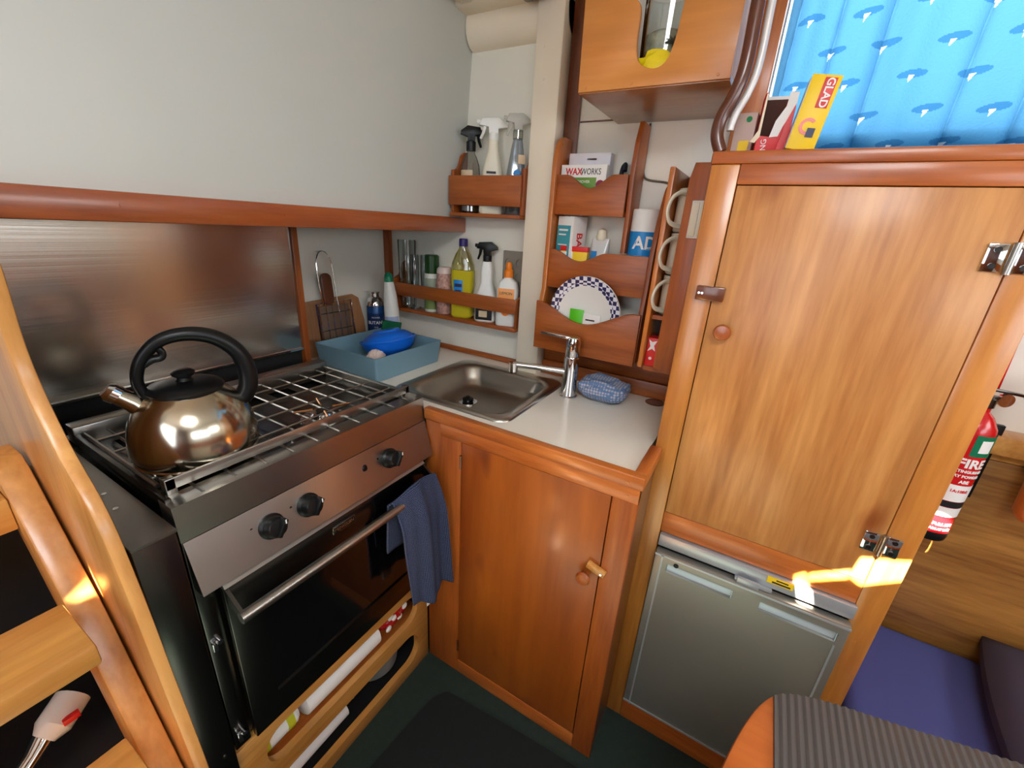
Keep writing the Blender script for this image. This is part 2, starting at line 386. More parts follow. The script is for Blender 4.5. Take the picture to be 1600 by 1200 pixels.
# ceiling slab with unseen slots added to shape the sun into patches
ceil = bx((-1.36, -1.46, 2.06), (1.36, 1.40, 2.12))
def deck_hole(pts):
    """pts: points in the room the sun has to reach; their shadow outline on the deck is cut out"""
    q = []
    for p in pts:
        p = Vector(p); t = (2.09 - p.z)/SUN_DIR.z; q.append(p + SUN_DIR*t)
    c = sum(q, Vector())/len(q)
    q.sort(key=lambda v: math.atan2(v.y-c.y, v.x-c.x))
    bb = NB(); A = [bb.verts.new((v + SUN_DIR*.08)) for v in q]; B = [bb.verts.new((v - SUN_DIR*.08)) for v in q]
    bb.faces.new(A); bb.faces.new(B[::-1])
    for i in range(len(q)): bb.faces.new((A[i], B[i], B[(i+1) % len(q)], A[(i+1) % len(q)]))
    return bb
holes = [deck_hole([(.945, -.286, .750), (.945, -.291, .800), (.945, -.375, .832), (.945, -.375, .793), (.945, -.307, .740)]),
         deck_hole([(.945, -.219, .700), (.945, -.225, .724), (.945, -.284, .765), (.945, -.284, .745)]),
         deck_hole([(.935, -.200, .718), (.935, -.216, .735), (.935, -.235, .690), (.935, -.247, .650), (.935, -.222, .650)]),
         deck_hole([(1.16, -.40, .846), (1.16, -.486, .838), (1.16, -.486, .812), (1.16, -.40, .790)]),
         deck_hole([(.104, .817, .872), (.088, .80, .812), (.120, .797, .808)])]
struct('ceiling', cut(ceil, holes), WHITE)
# deck beam across the hull top and the thick padded beam on the bulkhead
b = NB(); box(b, (1.20, .30, 1.955), (1.30, 1.0, 2.06), .02); struct('trim_2', b, WHITE_W)
b = NB(); lathe_pts = [(1.30 - .045*math.sin(a), 1.93 + .055*math.cos(a)) for a in [PI*k/10 for k in range(11)]]
prism(b, [(x, z) for x, z in lathe_pts] + [(1.30, 1.985)], 'y', .60, .935); struct('trim_3', b, WHITE_W)
b = NB(); box(b, (.95, .86, 1.96), (1.27, .935, 2.05), .02); struct('trim_4', b, WHITE_W)
# teak rail along the port side, its dividers
b = NB(); box(b, (-.6, .952, 1.348), (1.298, .985, 1.396), .003); screws(b, [(.33, .9515, 1.375), (.62, .9515, 1.373)], 'y', .003)
struct('trim_5', b, W_RED)
b = NB(); box(b, (.785, 1.19, .907), (.805, 1.344, 1.394), .002); struct('trim_6', b, W_TEAKZ)
b = NB(); box(b, (1.278, 1.315, .907), (1.299, 1.344, 1.394), .003); struct('trim_7', b, W_TEAKZ)
# white painted post on the bulkhead
b = NB(); box(b, (1.235, .60, .906), (1.299, .683, 1.955), .006); screws(b, [(1.2345, .655, 1.84), (1.2345, .65, 1.765)], 'x', .003); struct('trim_8', b, WHITE_W)
b = NB(); box(b, (1.15, .62, 1.94), (1.235, .72, 2.06), .01); box(b, (1.285, .555, 1.03), (1.299, .598, 2.05), .002); struct('trim_9', b, W_DARK)
# low skirting where counter meets bulkhead
b = NB(); box(b, (1.284, .684, .906), (1.299, 1.31, .924), .003); struct('trim_10', b, W_TEAK)
b = NB(); box(b, (1.272, .145, .906), (1.299, .598, .955), .003); box(b, (1.284, .145, .955), (1.299, .598, 1.03), .003); struct('trim_11', b, W_TEAK)
# seam on the bulkhead
b = NB(); box(b, (1.2985, .20, 1.667), (1.3005, .555, 1.671)); struct('trim_12', b, W_DARK)
# window frame, pane
b = NB(); box(b, (1.27, .088, 1.53), (1.299, .15, 2.05), .004); struct('trim_13', b, W_FR)
wf = NB(); box(wf, (1.332, -.95, 1.615), (1.336, .085, 2.0)); struct('window_1', wf, GLASS)

# ================================================================== PORT SIDE: splashback and surroundings
t = thing('splashback', 'brushed stainless steel splashback sheet behind the stove', 'splashback', (.45, 1.20, .985))
b = NB(); box(b, (.13, 1.198, .986), (.784, 1.204, 1.347)); part('panel', b, STEEL_X, t, True)
b = NB(); box(b, (.13, 1.192, .980), (.784, 1.204, .986)); part('bottom_edge', b, CHROME, t, True)
b = NB(); box(b, (.13, 1.206, .907), (.784, 1.22, .979)); single('gap_backing', b, BLACKM, 'black board imitating the shaded gap below the steel splashback, behind the stove', 'panel')  # black board put where there is a dark gap; shade as colour

# curved wooden panel end beside the stove
pts = spline([(.60, 0, 0), (.606, .3, 0), (.616, .511, 0), (.641, .692, 0), (.666, .867, 0), (.700, .984, 0), (.775, 1.075, 0), (.815, 1.179, 0), (.80, 1.289, 0), (.79, 1.40, 0)], 8)
b = NB(); prism(b, [(p.x, p.y) for p in pts] + [(.95, 1.40), (.95, 1.345), (1.19, 1.345), (1.19, 0)], 'x', .128, .146, .004)
t = single('partition_panel', b, W_PALE, 'varnished wooden partition with a curved front edge left of the stove', 'partition')
# steel filler box between partition and stove
t = thing('stove_filler', 'dark steel side filler panel between the curved wooden partition and the stove', 'panel', (.175, .9, 0))
b = NB(); box(b, (.148, .675, .30), (.203, 1.18, .922), .002); part('casing', b, STEEL_D, t, True)
b = NB(); box(b, (.148, .673, .922), (.204, 1.18, .926)); part('top_plate', b, STEEL, t, True)
screw_parts([(.175, .80, .926), (.18, .86, .926)], 'z', .004, CHROME, t); screw_parts([(.185, .675, .41), (.165, .675, .38)], 'y', .003, CHROME, t)
# ================================================================== STOVE
t = thing('gas_stove', 'stainless steel marine gas stove with two burners and a black glass oven door', 'stove', (.5, .92, .355))
b = NB(); box(b, (.212, .745, .36), (.242, 1.13, .925)); box(b, (.757, .745, .36), (.783, 1.13, .925)); box(b, (.242, 1.10, .36), (.757, 1.13, .925)); box(b, (.242, .745, .36), (.757, 1.10, .372))
box(b, (.212, .700, .36), (.242, .745, .88), .002); box(b, (.757, .700, .36), (.783, .745, .88), .002); box(b, (.242, .715, .36), (.757, .745, .925))
part('body', b, STEEL_D, t, True)
b = NB(); prism(b, [(.700, .879), (.703, .944), (.745, .944), (.745, .879)], 'x', .212, .783, .001); part('fascia', b, STEEL, t, True)
b = NB(); prism(b, [(.672, .783), (.699, .878), (.715, .878), (.715, .783)], 'x', .214, .783, .001); cp = part('control_panel', b, STEEL, t, True)
def knob(x, z):
    b = NB(); M = Matrix.Translation((x, .686, z)) @ Matrix.Rotation(PI/2-.277, 4, 'X')
    lathe(b, [(.024, -.006), (.024, .004), (.020, .008), (.019, .022), (.016, .026), (0, .027)], n=28, M=M)
    k = part('knob', b, BLACK, t, True)
    b = NB(); box(b, (x-.004, .651, z-.010), (x+.004, .666, z+.025), .002, M=Matrix.Translation((x, 0, z)) @ Matrix.Rotation(.5, 4, 'Y') @ Matrix.Translation((-x, 0, -z))); part('grip', b, BLACK, k, True)
    b = NB(); box(b, (x+.008, .6500, z+.016), (x+.010, .6515, z+.024), 0); part('pointer_mark', b, WPL, k, True)
    b = NB(); screws(b, [(x-.033, .6905, z+.012)], 'y', .0025); part('flame_dot', b, BLACK, cp, True)
for x, z in ((.344, .832), (.420, .833), (.640, .835)): knob(x, z)
b = NB(); M = Matrix.Translation((.567, .694, .840)) @ Matrix.Rotation(PI/2, 4, 'X'); lathe(b, [(.010, -.004), (.010, .003), (.006, .007), (0, .008)], n=18, M=M); part('ignition_button', b, BLACK, t, True)
# oven door
fr = NB(); box(fr, (.246, .684, .368), (.754, .699, .768), .002)
hole = bx((.30, .6, .44), (.70, .9, .700))
od = part('oven_door', cut(fr, [hole]), STEEL_D, t, True)
b = NB(); prism(b, [(.676, .768), (.684, .776), (.699, .776), (.699, .765), (.684, .765)], 'x', .246, .754); part('top_edge', b, STEEL, od, True)
b = NB(); box(b, (.300, .688, .44), (.70, .694, .70)); part('glass_window', b, BLACKG, od, True)
b = NB(); tube(b, spline([(.246, .640, .725), (.5, .637, .724), (.757, .640, .723)], 8), .0105, 16)
h = part('handle', b, STEEL, od, True)
for x in (.250, .752):
    b = NB(); prism(b, [(.632, .719), (.632, .730), (.684, .768), (.684, .735)], 'x', x-.003, x+.003); part('bracket', b, STEEL_D, h, True)
b = NB(); box(b, (.466, .6815, .727), (.524, .684, .745), .0008); pl = part('name_plate', b, CHROME, od, True)
b = NB(); box(b, (.468, .681, .729), (.522, .6818, .743)); part('plate_field', b, BLACK, pl, True)
part('lettering', text_bm('PENGUIN', .012, f_my((.495, .6808, .736)), .0002), CHROME, pl, True)
for x, z in ((.230, .40), (.228, .655), (.770, .40)):
    b = NB(); cyl(b, (x, .701, z), (x, .690, z), .005, 12); box(b, (x-.012, .694, z-.02), (x-.004, .700, z+.004), .001); part('latch', b, CHROME, t, True)
# hob
fr = NB(); box(fr, (.242, .745, .918), (.757, 1.10, .925))
cuts = [bx((.262+.08*i, 1.02, .9), (.262+.08*i+.055, 1.065, .95)) for i in range(6)]
part('hob_tray', cut(fr, cuts), mat('hob_steel', (120, 116, 112), .22, 1), t, True)
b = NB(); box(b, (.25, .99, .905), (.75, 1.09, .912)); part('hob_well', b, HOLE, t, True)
b = NB(); box(b, (.213, 1.085, .925), (.783, 1.125, .965), .003); part('back_rail', b, STEEL, t, True)
for x0, x1 in ((.213, .222), (.774, .783)):
    b = NB(); box(b, (x0, .722, .925), (x1, 1.085, .950), .001); part('side_rail', b, STEEL_D if x0 < .5 else STEEL, t, True)
b = NB(); box(b, (.225, .742, .952), (.772, .746, .972), .001)
for x in (.232, .766): box(b, (x-.008, .742, .925), (x+.008, .760, .972), .002)
part('front_rail', b, STEEL, t, True)
b = NB()
for i in range(4): tube(b, [(.228, .81+.075*i, .948), (.768, .81+.075*i, .948)], .0024, 6)
for i in range(10): tube(b, [(.262+.0535*i, .712, .9445), (.262+.0535*i, 1.083, .9445)], .0026, 6)
tube(b, [(.226, .775, .95), (.226, 1.08, .95)], .004, 6); tube(b, [(.77, .775, .95), (.77, 1.08, .95)], .004, 6)
part('wire_rack', b, STEEL, t, True)
for cx, cy in ((.335, .84), (.575, .83)):
    b = NB(); lathe(b, [(.052, .925), (.050, .929), (.028, .930), (.026, .936), (.020, .9365)], (cx, cy, 0), 28); lathe(b, [(.024, .936), (.027, .939), (.024, .943), (0, .944)], (cx, cy, 0), 28)
    bu = part('burner', b, CHROME, t, True)
    for k in range(4):
        b = NB(); a = PI/4*(1+2*k)+.35; c_, s_ = math.cos(a), math.sin(a)
        tube(b, [(cx+.022*c_, cy+.022*s_, .952), (cx+.062*c_, cy+.062*s_, .952)], .0026, 6)
        part('pot_support', b, BRONZE, bu, True)
    b = NB(); lathe(b, [(.017, .944), (.015, .9465), (0, .947)], (cx, cy, 0), 24); part('cap', b, BLACK, bu, True)
for cx, cy in ((.47, .79), (.49, .98)):
    b = NB(); lathe(b, [(.010, .925), (.009, .934), (.004, .936)], (cx, cy, 0), 14); part('locating_stud', b, CHROME, t, True)

# ================================================================== KETTLE
kc = Vector((.320, .842, .9515)); kang = math.atan2(-.34, .94)
t = thing('whistling_kettle', 'round polished steel kettle with a black looped handle standing on the stove', 'kettle', kc, kang)
b = NB(); lathe(b, [(.072, 0), (.0925, .001), (.096, .006), (.0945, .009), (.098, .018), (.0985, .03), (.0965, .052), (.091, .075), (.080, .098), (.065, .116), (.052, .126), (.050, .128)], n=56)
part('body', b, KET, t)
b = NB(); lathe(b, [(.056, .124), (.058, .128), (.054, .133), (.036, .139), (.018, .141), (0, .141)], n=40); ld = part('lid', b, BLACK, t)
b = NB(); lathe(b, [(.014, .140), (.010, .146), (.017, .151), (.018, .156), (.012, .160), (0, .161)], n=24); part('lid_knob', b, BLACK, ld)
b = NB(); tube(b, [(-.060, 0, .098), (-.074, 0, .115), (-.094, 0, .134)], [.020, .016, .0135], 20); sp = part('spout', b, KET, t)
b = NB(); tube(b, [(-.090, 0, .130), (-.098, 0, .138), (-.103, 0, .143)], [.0155, .016, .011], 20); part('whistle', b, CHROME, sp)
hp = spline([(-.056, 0, .116), (-.062, 0, .150), (-.050, 0, .186), (-.022, 0, .214), (.016, 0, .222), (.054, 0, .212), (.084, 0, .184), (.096, 0, .148), (.094, 0, .112), (.080, 0, .088)], 6)
n_ = len(hp); b = NB(); tube(b, hp, [.0085 + .005*math.sin(PI*k/(n_-1)*.5)**2 + .0035*(k/(n_-1)) for k in range(n_)], 16); hd = part('handle', b, BLACK, t)
b = NB(); tube(b, spline([(-.050, 0, .176), (-.036, 0, .184), (-.024, 0, .186), (-.022, 0, .196), (-.030, 0, .205)], 4), .007, 12, flat=.8); part('whistle_trigger', b, BLACK, hd)

# ================================================================== UNDER-STOVE LOCKER FRONT
fr = NB(); box(fr, (.205, .700, 0), (.783, .718, .352), .002)
def slot(x0, x1, z0, z1, skew=0):
    bb = NB(); prism(bb, rrect((x0+x1)/2, (z0+z1)/2, (x1-x0)/2, (z1-z0)/2, (z1-z0)*.42, 8), 'y', .6, .8); return bb
t = thing('locker_front', 'varnished wooden locker front with two long rounded slots under the stove', 'locker', (.5, .71, 0))
part('front_board', cut(fr, [slot(.262, .735, .215, .318), slot(.262, .735, .045, .165)]), W_LIGHT, t, True)
b = NB(); box(b, (.206, .719, .178), (.783, 1.05, .190)); part('shelf', b, W_FRX, t, True)
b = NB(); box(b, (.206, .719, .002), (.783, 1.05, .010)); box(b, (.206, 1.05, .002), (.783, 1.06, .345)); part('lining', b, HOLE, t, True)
b = NB(); tube(b, [(.372, .760, .244), (.376, .760, .244), (.606, .760, .244), (.610, .760, .244)], [.034, .040, .040, .034], 24); t = single('paper_roll', b, PAPER, 'long white paper roll lying in the upper slot under the stove', 'paper roll')
t = thing('spray_can', 'white and yellow-green can lying at the left end of the upper slot', 'can', (.30, .77, .19))
b = NB(); tube(b, [(.272, .768, .232), (.280, .768, .234), (.352, .768, .238), (.360, .768, .238)], [.026, .036, .036, .030], 22); part('body', b, WPL, t, True)
LIME = mat('lime_print', (190, 190, 40), .4)
for x0, x1 in ((.328, .346), (.266, .284)):
    b = NB(); tube(b, [(x0, .768, .236), (x1, .768, .236)], .0372, 22); part('band', b, LIME, t, True)
b = NB(); box(b, (.30, .735, .268), (.345, .750, .276), .002); part('trigger', b, BLACK, t, True)
t = thing('snack_bag', 'crinkled shiny red bag with white blotches in the upper slot under the stove', 'bag', (.68, .78, .19))
b = NB(); bmesh.ops.create_icosphere(b, subdivisions=4, radius=1)
for v in b.verts:
    n_ = v.co.copy(); k = 1 + .08*math.sin(9*n_.x+3*n_.z)*math.cos(7*n_.y+5*n_.x) + .04*math.sin(23*n_.z+11*n_.x)
    v.co = Vector((.678 + .064*n_.x*k, .772 + .044*n_.y*k, 0.250 + .050*n_.z*k))
part('bag', b, mat('red_foil', (176, 14, 20), .22, coat=.6), t, True)
for x, z in ((.645, .232), (.668, .255), (.690, .240), (.712, .262), (.655, .268)):
    b = NB(); lathe(b, [(.009, -.004), (.011, 0), (.007, .003), (0, .004)], n=7, M=Matrix.Translation((x, .7305, z)) @ Matrix.Rotation(PI/2, 4, 'X') @ Matrix.Rotation(x*50, 4, 'Z')); part('print', b, PAPER, t, True)
t = thing('frying_pan', 'grey pan lying in the lower slot under the stove', 'pan', (.68, .84, .012))
b = NB(); lathe(b, [(.0, .06), (.075, .062), (.084, .118), (.086, .118), (.078, .058), (.0, .055)], (.640, .812, 0), 32, cap=False); part('pan', b, mat('grey_enamel', (120, 124, 124), .3), t, True)
b = NB(); tube(b, [(.575, .775, .112), (.53, .760, .108), (.50, .755, .10)], [.010, .007, .010], 12); part('handle', b, CHROME, t, True)
b = NB(); tube(b, [(.30, .765, .062), (.49, .765, .066)], .028, 18); single('cardboard_tube', b, PAPER, 'white tube lying at the left end of the lower slot under the stove', 'tube')
b = NB(); tube(b, spline([(.515, .83, .03), (.520, .785, .06), (.510, .745, .10), (.500, .80, .13)], 5), .006, 10); single('whisk_handle', b, BLACK, 'thin black looped handle sticking up in the lower slot', 'utensil')

# ================================================================== SINK CABINET, WORKTOP
t = thing('sink_cabinet', 'varnished brown wooden cabinet under the sink with one plywood door', 'cabinet', (1.03, .41, 0))
b = NB(); box(b, (.803, .123, .0), (.943, .135, .882)); box(b, (.943, .1365, .0), (1.29, .146, .882)); box(b, (.803, .688, 0), (1.29, .698, .80)); box(b, (.803, .135, .06), (1.29, .688, .07)); part('carcass', b, W_DARK, t, True)
b = NB(); box(b, (.786, .58, .0), (.803, .698, .882), .0015); part('stile', b, W_TEAKZ, t, True)
b = NB(); box(b, (.786, .121, .0), (.803, .176, .882), .0015); part('stile', b, W_TEAKZ, t, True)
b = NB(); box(b, (.7845, .121, .848), (.8025, .648, .8845), .002); screws(b, [(.784, .145, .862)], 'x', .003); part('top_rail', b, W_FRY, t, True)
b = NB(); box(b, (.786, .176, .0), (.803, .58, .052), .0015); part('bottom_rail', b, W_FRY, t, True)
b = NB(); box(b, (.787, .1785, .054), (.802, .5775, .8465), .001); dr = part('door', b, W_PLYD, t, True)
b = NB(); lathe(b, [(.008, 0), (.007, .008), (.015, .014), (.0175, .021), (.014, .027), (0, .030)], n=24, M=Matrix.Translation((.787, .208, .618)) @ Matrix.Rotation(-PI/2, 4, 'Y')); part('knob', b, W_TEAK, dr, True)
for z in (.79, .12):
    b = NB(); cyl(b, (.785, .579, z-.02), (.785, .579, z+.02), .004, 10); part('hinge', b, W_DARK, dr, True)
b = NB(); M = Matrix.Translation((.780, .168, .643)) @ Matrix.Rotation(.30, 4, 'X'); box(b, (-.006, -.006, -.009), (.006, .040, .009), .002, M=M); tl = part('turn_latch', b, W_LIGHT, t, True)
b = NB(); screws(b, [(.774, .171, .643)], 'x', .003); part('screw', b, CHROME, tl, True)

t = thing('worktop', 'white laminate worktop with a raised varnished wooden edge around the sink', 'worktop', (1.04, .7, .885))
slab = NB(); prism(slab, [(.804, .143), (1.298, .143), (1.298, 1.344), (.785, 1.344), (.785, .713), (.804, .713)], 'z', .886, .905)
hole = NB(); prism(hole, rrect(1.03, .683, .165, .175, .05), 'z', .8, 1.0)
part('laminate', cut(slab, [hole]), LAM, t, True)
b = NB(); box(b, (.780, .115, .8855), (.803, .700, .916), .003); screws(b, [(.7795, .148, .897), (.7795, .665, .907)], 'x', .0035); part('front_edging', b, W_FRY, t, True)
b = NB(); box(b, (.803, .115, .8855), (.944, .142, .916), .003); part('side_edging', b, W_FRX, t, True)
b = NB(); box(b, (.13, 1.135, .886), (.784, 1.19, .905)); part('back_strip', b, LAM, t, True)
b = NB(); lathe(b, [(.028, .9052), (.028, .907), (.024, .908), (.022, .9065), (0, .9065)], (1.245, .20, 0), 24); part('cable_port', b, W_DARK, t, True)

# sink
t = thing('sink', 'small stainless steel sink basin set in the white worktop', 'sink', (1.03, .683, .83))
zt = .909; n = 8
rings = [[(x, y, .9055) for x, y in rrect(1.03, .683, .192, .200, .04, n)],
         [(x, y, .911) for x, y in rrect(1.03, .683, .190, .198, .039, n)],
         [(x, y, .913) for x, y in rrect(1.03, .683, .183, .191, .036, n)],
         [(x, y, .909) for x, y in rrect(1.03, .683, .168, .176, .05, n)],
         [(x, y, .907) for x, y in rrect(1.03, .683, .158, .166, .06, n)],
         [(x, y, .898) for x, y in rrect(1.03, .683, .152, .160, .06, n)],
         [(x, y, .872) for x, y in rrect(1.03, .683, .143, .151, .058, n)],
         [(x, y, .852) for x, y in rrect(1.03, .683, .131, .139, .055, n)],
         [(x, y, .844) for x, y in rrect(1.03, .683, .118, .126, .05, n)],
         [(x, y, .840) for x, y in rrect(1.03, .683, .09, .10, .045, n)],
         [(x, y, .838) for x, y in rrect(1.03, .70, .03, .03, .0299, n)]]
b = NB(); loft(b, rings, False, True); bo = part('basin', b, STEEL_SINK, t, True, angle=60)
b = NB(); lathe(b, [(.030, .836), (.030, .8405), (.022, .8405), (.020, .839)], (1.03, .735, .001), 24); dr = part('drain', b, CHROME, t, True)
b = NB(); lathe(b, [(.016, .838), (.018, .842), (.018, .850), (.015, .852), (.006, .853), (.006, .858), (0, .858)], (1.03, .735, .001), 24); part('plug', b, BLACK, t, True)

# tap
t = thing('mixer_tap', 'tall chrome mixer tap with a flat lever beside the sink', 'tap', (1.13, .435, .905))
b = NB(); lathe(b, [(.0265, 0), (.0265, .003), (.023, .006), (.022, .02), (.0212, .08), (.0212, .082), (.022, .083), (.022, .122), (.0205, .124), (.020, .128), (.021, .13), (.021, .172), (.0185, .181), (.012, .184), (0, .184)], n=32); part('body', b, CHROME, t)
b = NB(); box(b, (-.021, -.009, -.005), (.0, .06, .005)); b.clear()
tube(b, [(-.006, .012, .078), (-.030, .10, .079), (-.050, .168, .078)], [.011, .0095, .0095], 16, flat=1.0); tube(b, [(-.050, .168, .084), (-.050, .168, .055)], [.0145, .0135], 20); sp = part('spout', b, CHROME, t)
b = NB(); tube(b, [(-.050, .168, .056), (-.050, .168, .051)], .011, 16); part('aerator', b, STEEL_D, sp)
b = NB(); M = Matrix.Translation((0, 0, .178)) @ Matrix.Rotation(.03, 4, 'X'); box(b, (-.013, .004, -.003), (.013, .105, .006), .003, M=M); part('lever', b, CHROME, t)

# crumpled cloth
b = NB(); bmesh.ops.create_icosphere(b, subdivisions=5, radius=1)
for v in b.verts:
    n_ = v.co.copy(); k = 1 + .05*math.sin(5*n_.x+4*n_.y+2)*math.cos(4*n_.z+3*n_.x) + .02*math.sin(14*n_.y+9*n_.z)*math.cos(11*n_.x)
    z = .5+.5*n_.z
    sgn = lambda a, p: math.copysign(abs(a)**p, a)
    v.co = Vector((1.165 + .058*sgn(n_.x, .6)*k, .338 + .075*sgn(n_.y, .6)*k, .9065 + .066*z**.75*(1 + .06*math.sin(6*n_.y+1)+.04*math.sin(8*n_.x))*max(.9, k)))
    if v.co.z < .9065: v.co.z = .9065
single('dishcloth', b, dotty('blue_cloth', (96, 124, 164), (172, 172, 184), 120, thr=.36), 'crumpled pale blue and white dishcloth beside the chrome tap', 'dishcloth')

# ================================================================== THINGS ON THE COUNTER BY THE RECESS
TX0, TX1, TY0, TY1 = .842, 1.150, .94, 1.225
t = thing('plastic_tray', 'blue-grey rectangular plastic tray on the counter behind the stove', 'tray', ((TX0+TX1)/2, (TY0+TY1)/2, .905))
cx, cy, hx, hy = (TX0+TX1)/2, (TY0+TY1)/2, (TX1-TX0)/2, (TY1-TY0)/2
rr = lambda d, r, z: [(x, y, z) for x, y in rrect(cx, cy, hx-d, hy-d, r, 4)]
b = NB(); loft(b, [rr(.009, .008, .9058), rr(0, .010, .984), rr(.004, .007, .984), rr(.012, .005, .909)]); part('shell', b, TRAYM, t, True)
t = thing('plastic_bowl', 'bright blue plastic bowl lying in the blue-grey tray', 'bowl', (1.055, 1.085, .909), M=Matrix.Translation((1.03, 1.07, .936)) @ Matrix.Rotation(-.22, 4, 'X'))
b = NB(); lathe(b, [(.035, -.008), (.062, .003), (.084, .025), (.092, .047), (.0935, .048), (.0945, .055), (.091, .055), (.080, .026), (.058, .007), (.03, -.002), (0, -.003)], n=40); part('shell', b, BOWL, t)
# upturned look: the photo shows the outer dome
b = NB(); lathe(b, [(.088, .048), (.080, .062), (.063, .074), (.047, .078), (.044, .084), (.03, .084), (0, .081)], n=40); part('dome', b, BOWL, t)
b = NB(); bmesh.ops.create_icosphere(b, subdivisions=4, radius=1)
for v in b.verts:
    n_ = v.co; k = 1+.10*math.sin(26*n_.x)*math.sin(26*n_.y+n_.z*20); v.co = Vector((.925 + .034*n_.x*k, 1.03 + .030*n_.y*k, .945 + .034*n_.z*k))
single('scrubber', b, mat('cream_scrubber', (226, 206, 196), .9), 'cream knobbly scrubbing pad in front corner of the blue-grey tray', 'scrubber')
b = NB(); M = Matrix.Translation((1.106, 1.150, .974)) @ Matrix.Rotation(-.72, 4, 'Z') @ Matrix.Rotation(.20, 4, 'X') @ Matrix.Rotation(.18, 4, 'Y'); box(b, (-.034, -.006, -.052), (.034, .006, .055), .003, M=M); single('scouring_pad', b, GREEN, 'dark green scouring pad leaning up in the blue-grey tray', 'scouring pad')
# chopping board leaning on the hull side
b = NB(); M = Matrix.Translation((0, 1.300, .906)) @ Matrix.Rotation(-.09, 4, 'X'); prism(b, [(.86, .0), (1.13, .0), (1.13, .10), (1.115, .185), (1.09, .200), (.875, .190), (.862, .17)], 'y', 0, .014, .003, M=M)
single('chopping_board', b, W_BOARD, 'pale brown wooden chopping board leaning on the white wall of the recess', 'chopping board')
# folding wire toaster
t = thing('wire_toaster', 'wire toasting rack with brown wooden paddle handle leaning on the chopping board', 'toasting rack', (.99, 1.275, .906))
M = Matrix.Translation((0, 1.278, .906)) @ Matrix.Rotation(-.09, 4, 'X')
b = NB()
tube(b, [M @ Vector(p) for p in [(.915, 0, .0), (.915, 0, .185), (1.06, 0, .190), (1.06, 0, .0)]], .0022, 6)
for i in range(6): tube(b, [M @ Vector((.925+.026*i, 0, 0)), M @ Vector((.925+.026*i, 0, .187))], .0014, 6)
for i in range(3): tube(b, [M @ Vector((.915, 0, .03+.06*i)), M @ Vector((1.06, 0, .03+.06*i))], .0014, 6)
part('wire_grid', b, CHROME, t, True)
b = NB(); box(b, (.925, .003, 0), (1.05, .008, .175), .001, M=M); part('heat_plate', b, mat('brown_mesh', (104, 82, 66), .6, .1), t, True)
b = NB(); prism(b, [(x, y) for x, y in rrect(.968, .232, .021, .054, .02, 5)], 'y', -.004, .008, .003, M=M); part('wooden_handle', b, W_DARK, t, True)
b = NB(); tube(b, [M @ Vector(p) for p in [(.94, -.004, .185)] + [tuple(q) for q in spline([(.935, -.004, .25), (.937, -.004, .32), (.950, -.004, .352), (.966, -.004, .358), (.982, -.004, .350), (.995, -.004, .32), (.998, -.004, .24), (.998, -.004, .19)], 5)]], .002, 8); part('wire_loop', b, CHROME, t, True)
# gas can
t = thing('gas_canister', 'blue butane gas canister with a steel top standing behind the tray', 'gas canister', (1.172, 1.292, .9055), -PI*.24)
b = NB(); lathe(b, [(.030, 0), (.033, .004), (.033, .150), (.031, .156)], n=32); part('body', b, mat('canister_blue', (28, 74, 128), .3, .2), t)
b = NB(); lathe(b, [(.0325, .150), (.0325, .158), (.026, .178), (.016, .186), (.015, .198), (.018, .200), (.018, .204), (.008, .206), (0, .206)], n=32); part('steel_top', b, CHROME, t)
b = label_band(.033, .055, .125, -1.1, 1.1); part('label_badge', b, mat('deep_blue_print', (14, 44, 92), .35), t)
part('lettering', text_bm('BUTANE', .017, Matrix.Translation((0, -.0336, .088)) @ Matrix.Rotation(PI/2, 4, 'X'), .0003, wrap=.0336, bold=.0004), PAPER, t)
part('lettering', text_bm('POWER', .009, Matrix.Translation((0, -.0336, .108)) @ Matrix.Rotation(PI/2, 4, 'X'), .0003, wrap=.0336), PAPER, t)
part('lettering', text_bm('GAS', .008, Matrix.Translation((0, -.0336, .070)) @ Matrix.Rotation(PI/2, 4, 'X'), .0003, wrap=.0336), PAPER, t)
# white bottle with green cap
t = thing('cleaner_bottle', 'slim white squeeze bottle with green cap leaning behind the blue tray', 'bottle', (1.2, 1.23, .9055), M=Matrix.Translation((1.187, 1.210, .9065)) @ Matrix.Rotation(FACE+.1, 4, 'Z') @ Matrix.Rotation(-.05, 4, 'Y'))
b = NB(); lathe(b, [(.025, 0), (.028, .006), (.028, .14), (.0245, .20), (.018, .245), (.016, .25)], n=28); part('body', b, WPL, t)
b = NB(); lathe(b, [(.0165, .249), (.0165, .262), (.013, .276), (.006, .283), (0, .284)], n=24); part('cap', b, mat('cap_green', (0, 120, 84), .35), t)
b = label_band(.028, .03, .12, -1.0, 1.0); part('label_sticker', b, mat('lilac_print', (160, 176, 212), .4), t)

# ================================================================== LOW BULKHEAD SHELF
t = thing('bottle_shelf', 'low varnished teak shelf with a retaining bar along the bulkhead', 'shelf', (1.26, .94, 1.04))
b = NB(); box(b, (1.222, .686, 1.040), (1.299, 1.24, 1.053), .002); part('shelf_board', b, W_TEAK, t, True)
b = NB(); box(b, (1.218, .686, 1.102), (1.229, 1.24, 1.150), .002); part('retaining_bar', b, W_TEAK, t, True)
b = NB(); prism(b, [(1.218, 1.04), (1.299, 1.04), (1.299, 1.225), (1.285, 1.22), (1.262, 1.175), (1.218, 1.155)], 'y', 1.24, 1.252, .001); part('end_bracket', b, W_TEAKZ, t, True)
b = NB(); prism(b, [(1.229, 1.053), (1.299, 1.053), (1.299, 1.17), (1.229, 1.15)], 'y', .686, .694); part('end_bracket', b, W_TEAKZ, t, True)
SX, SZ = 1.264, 1.0535
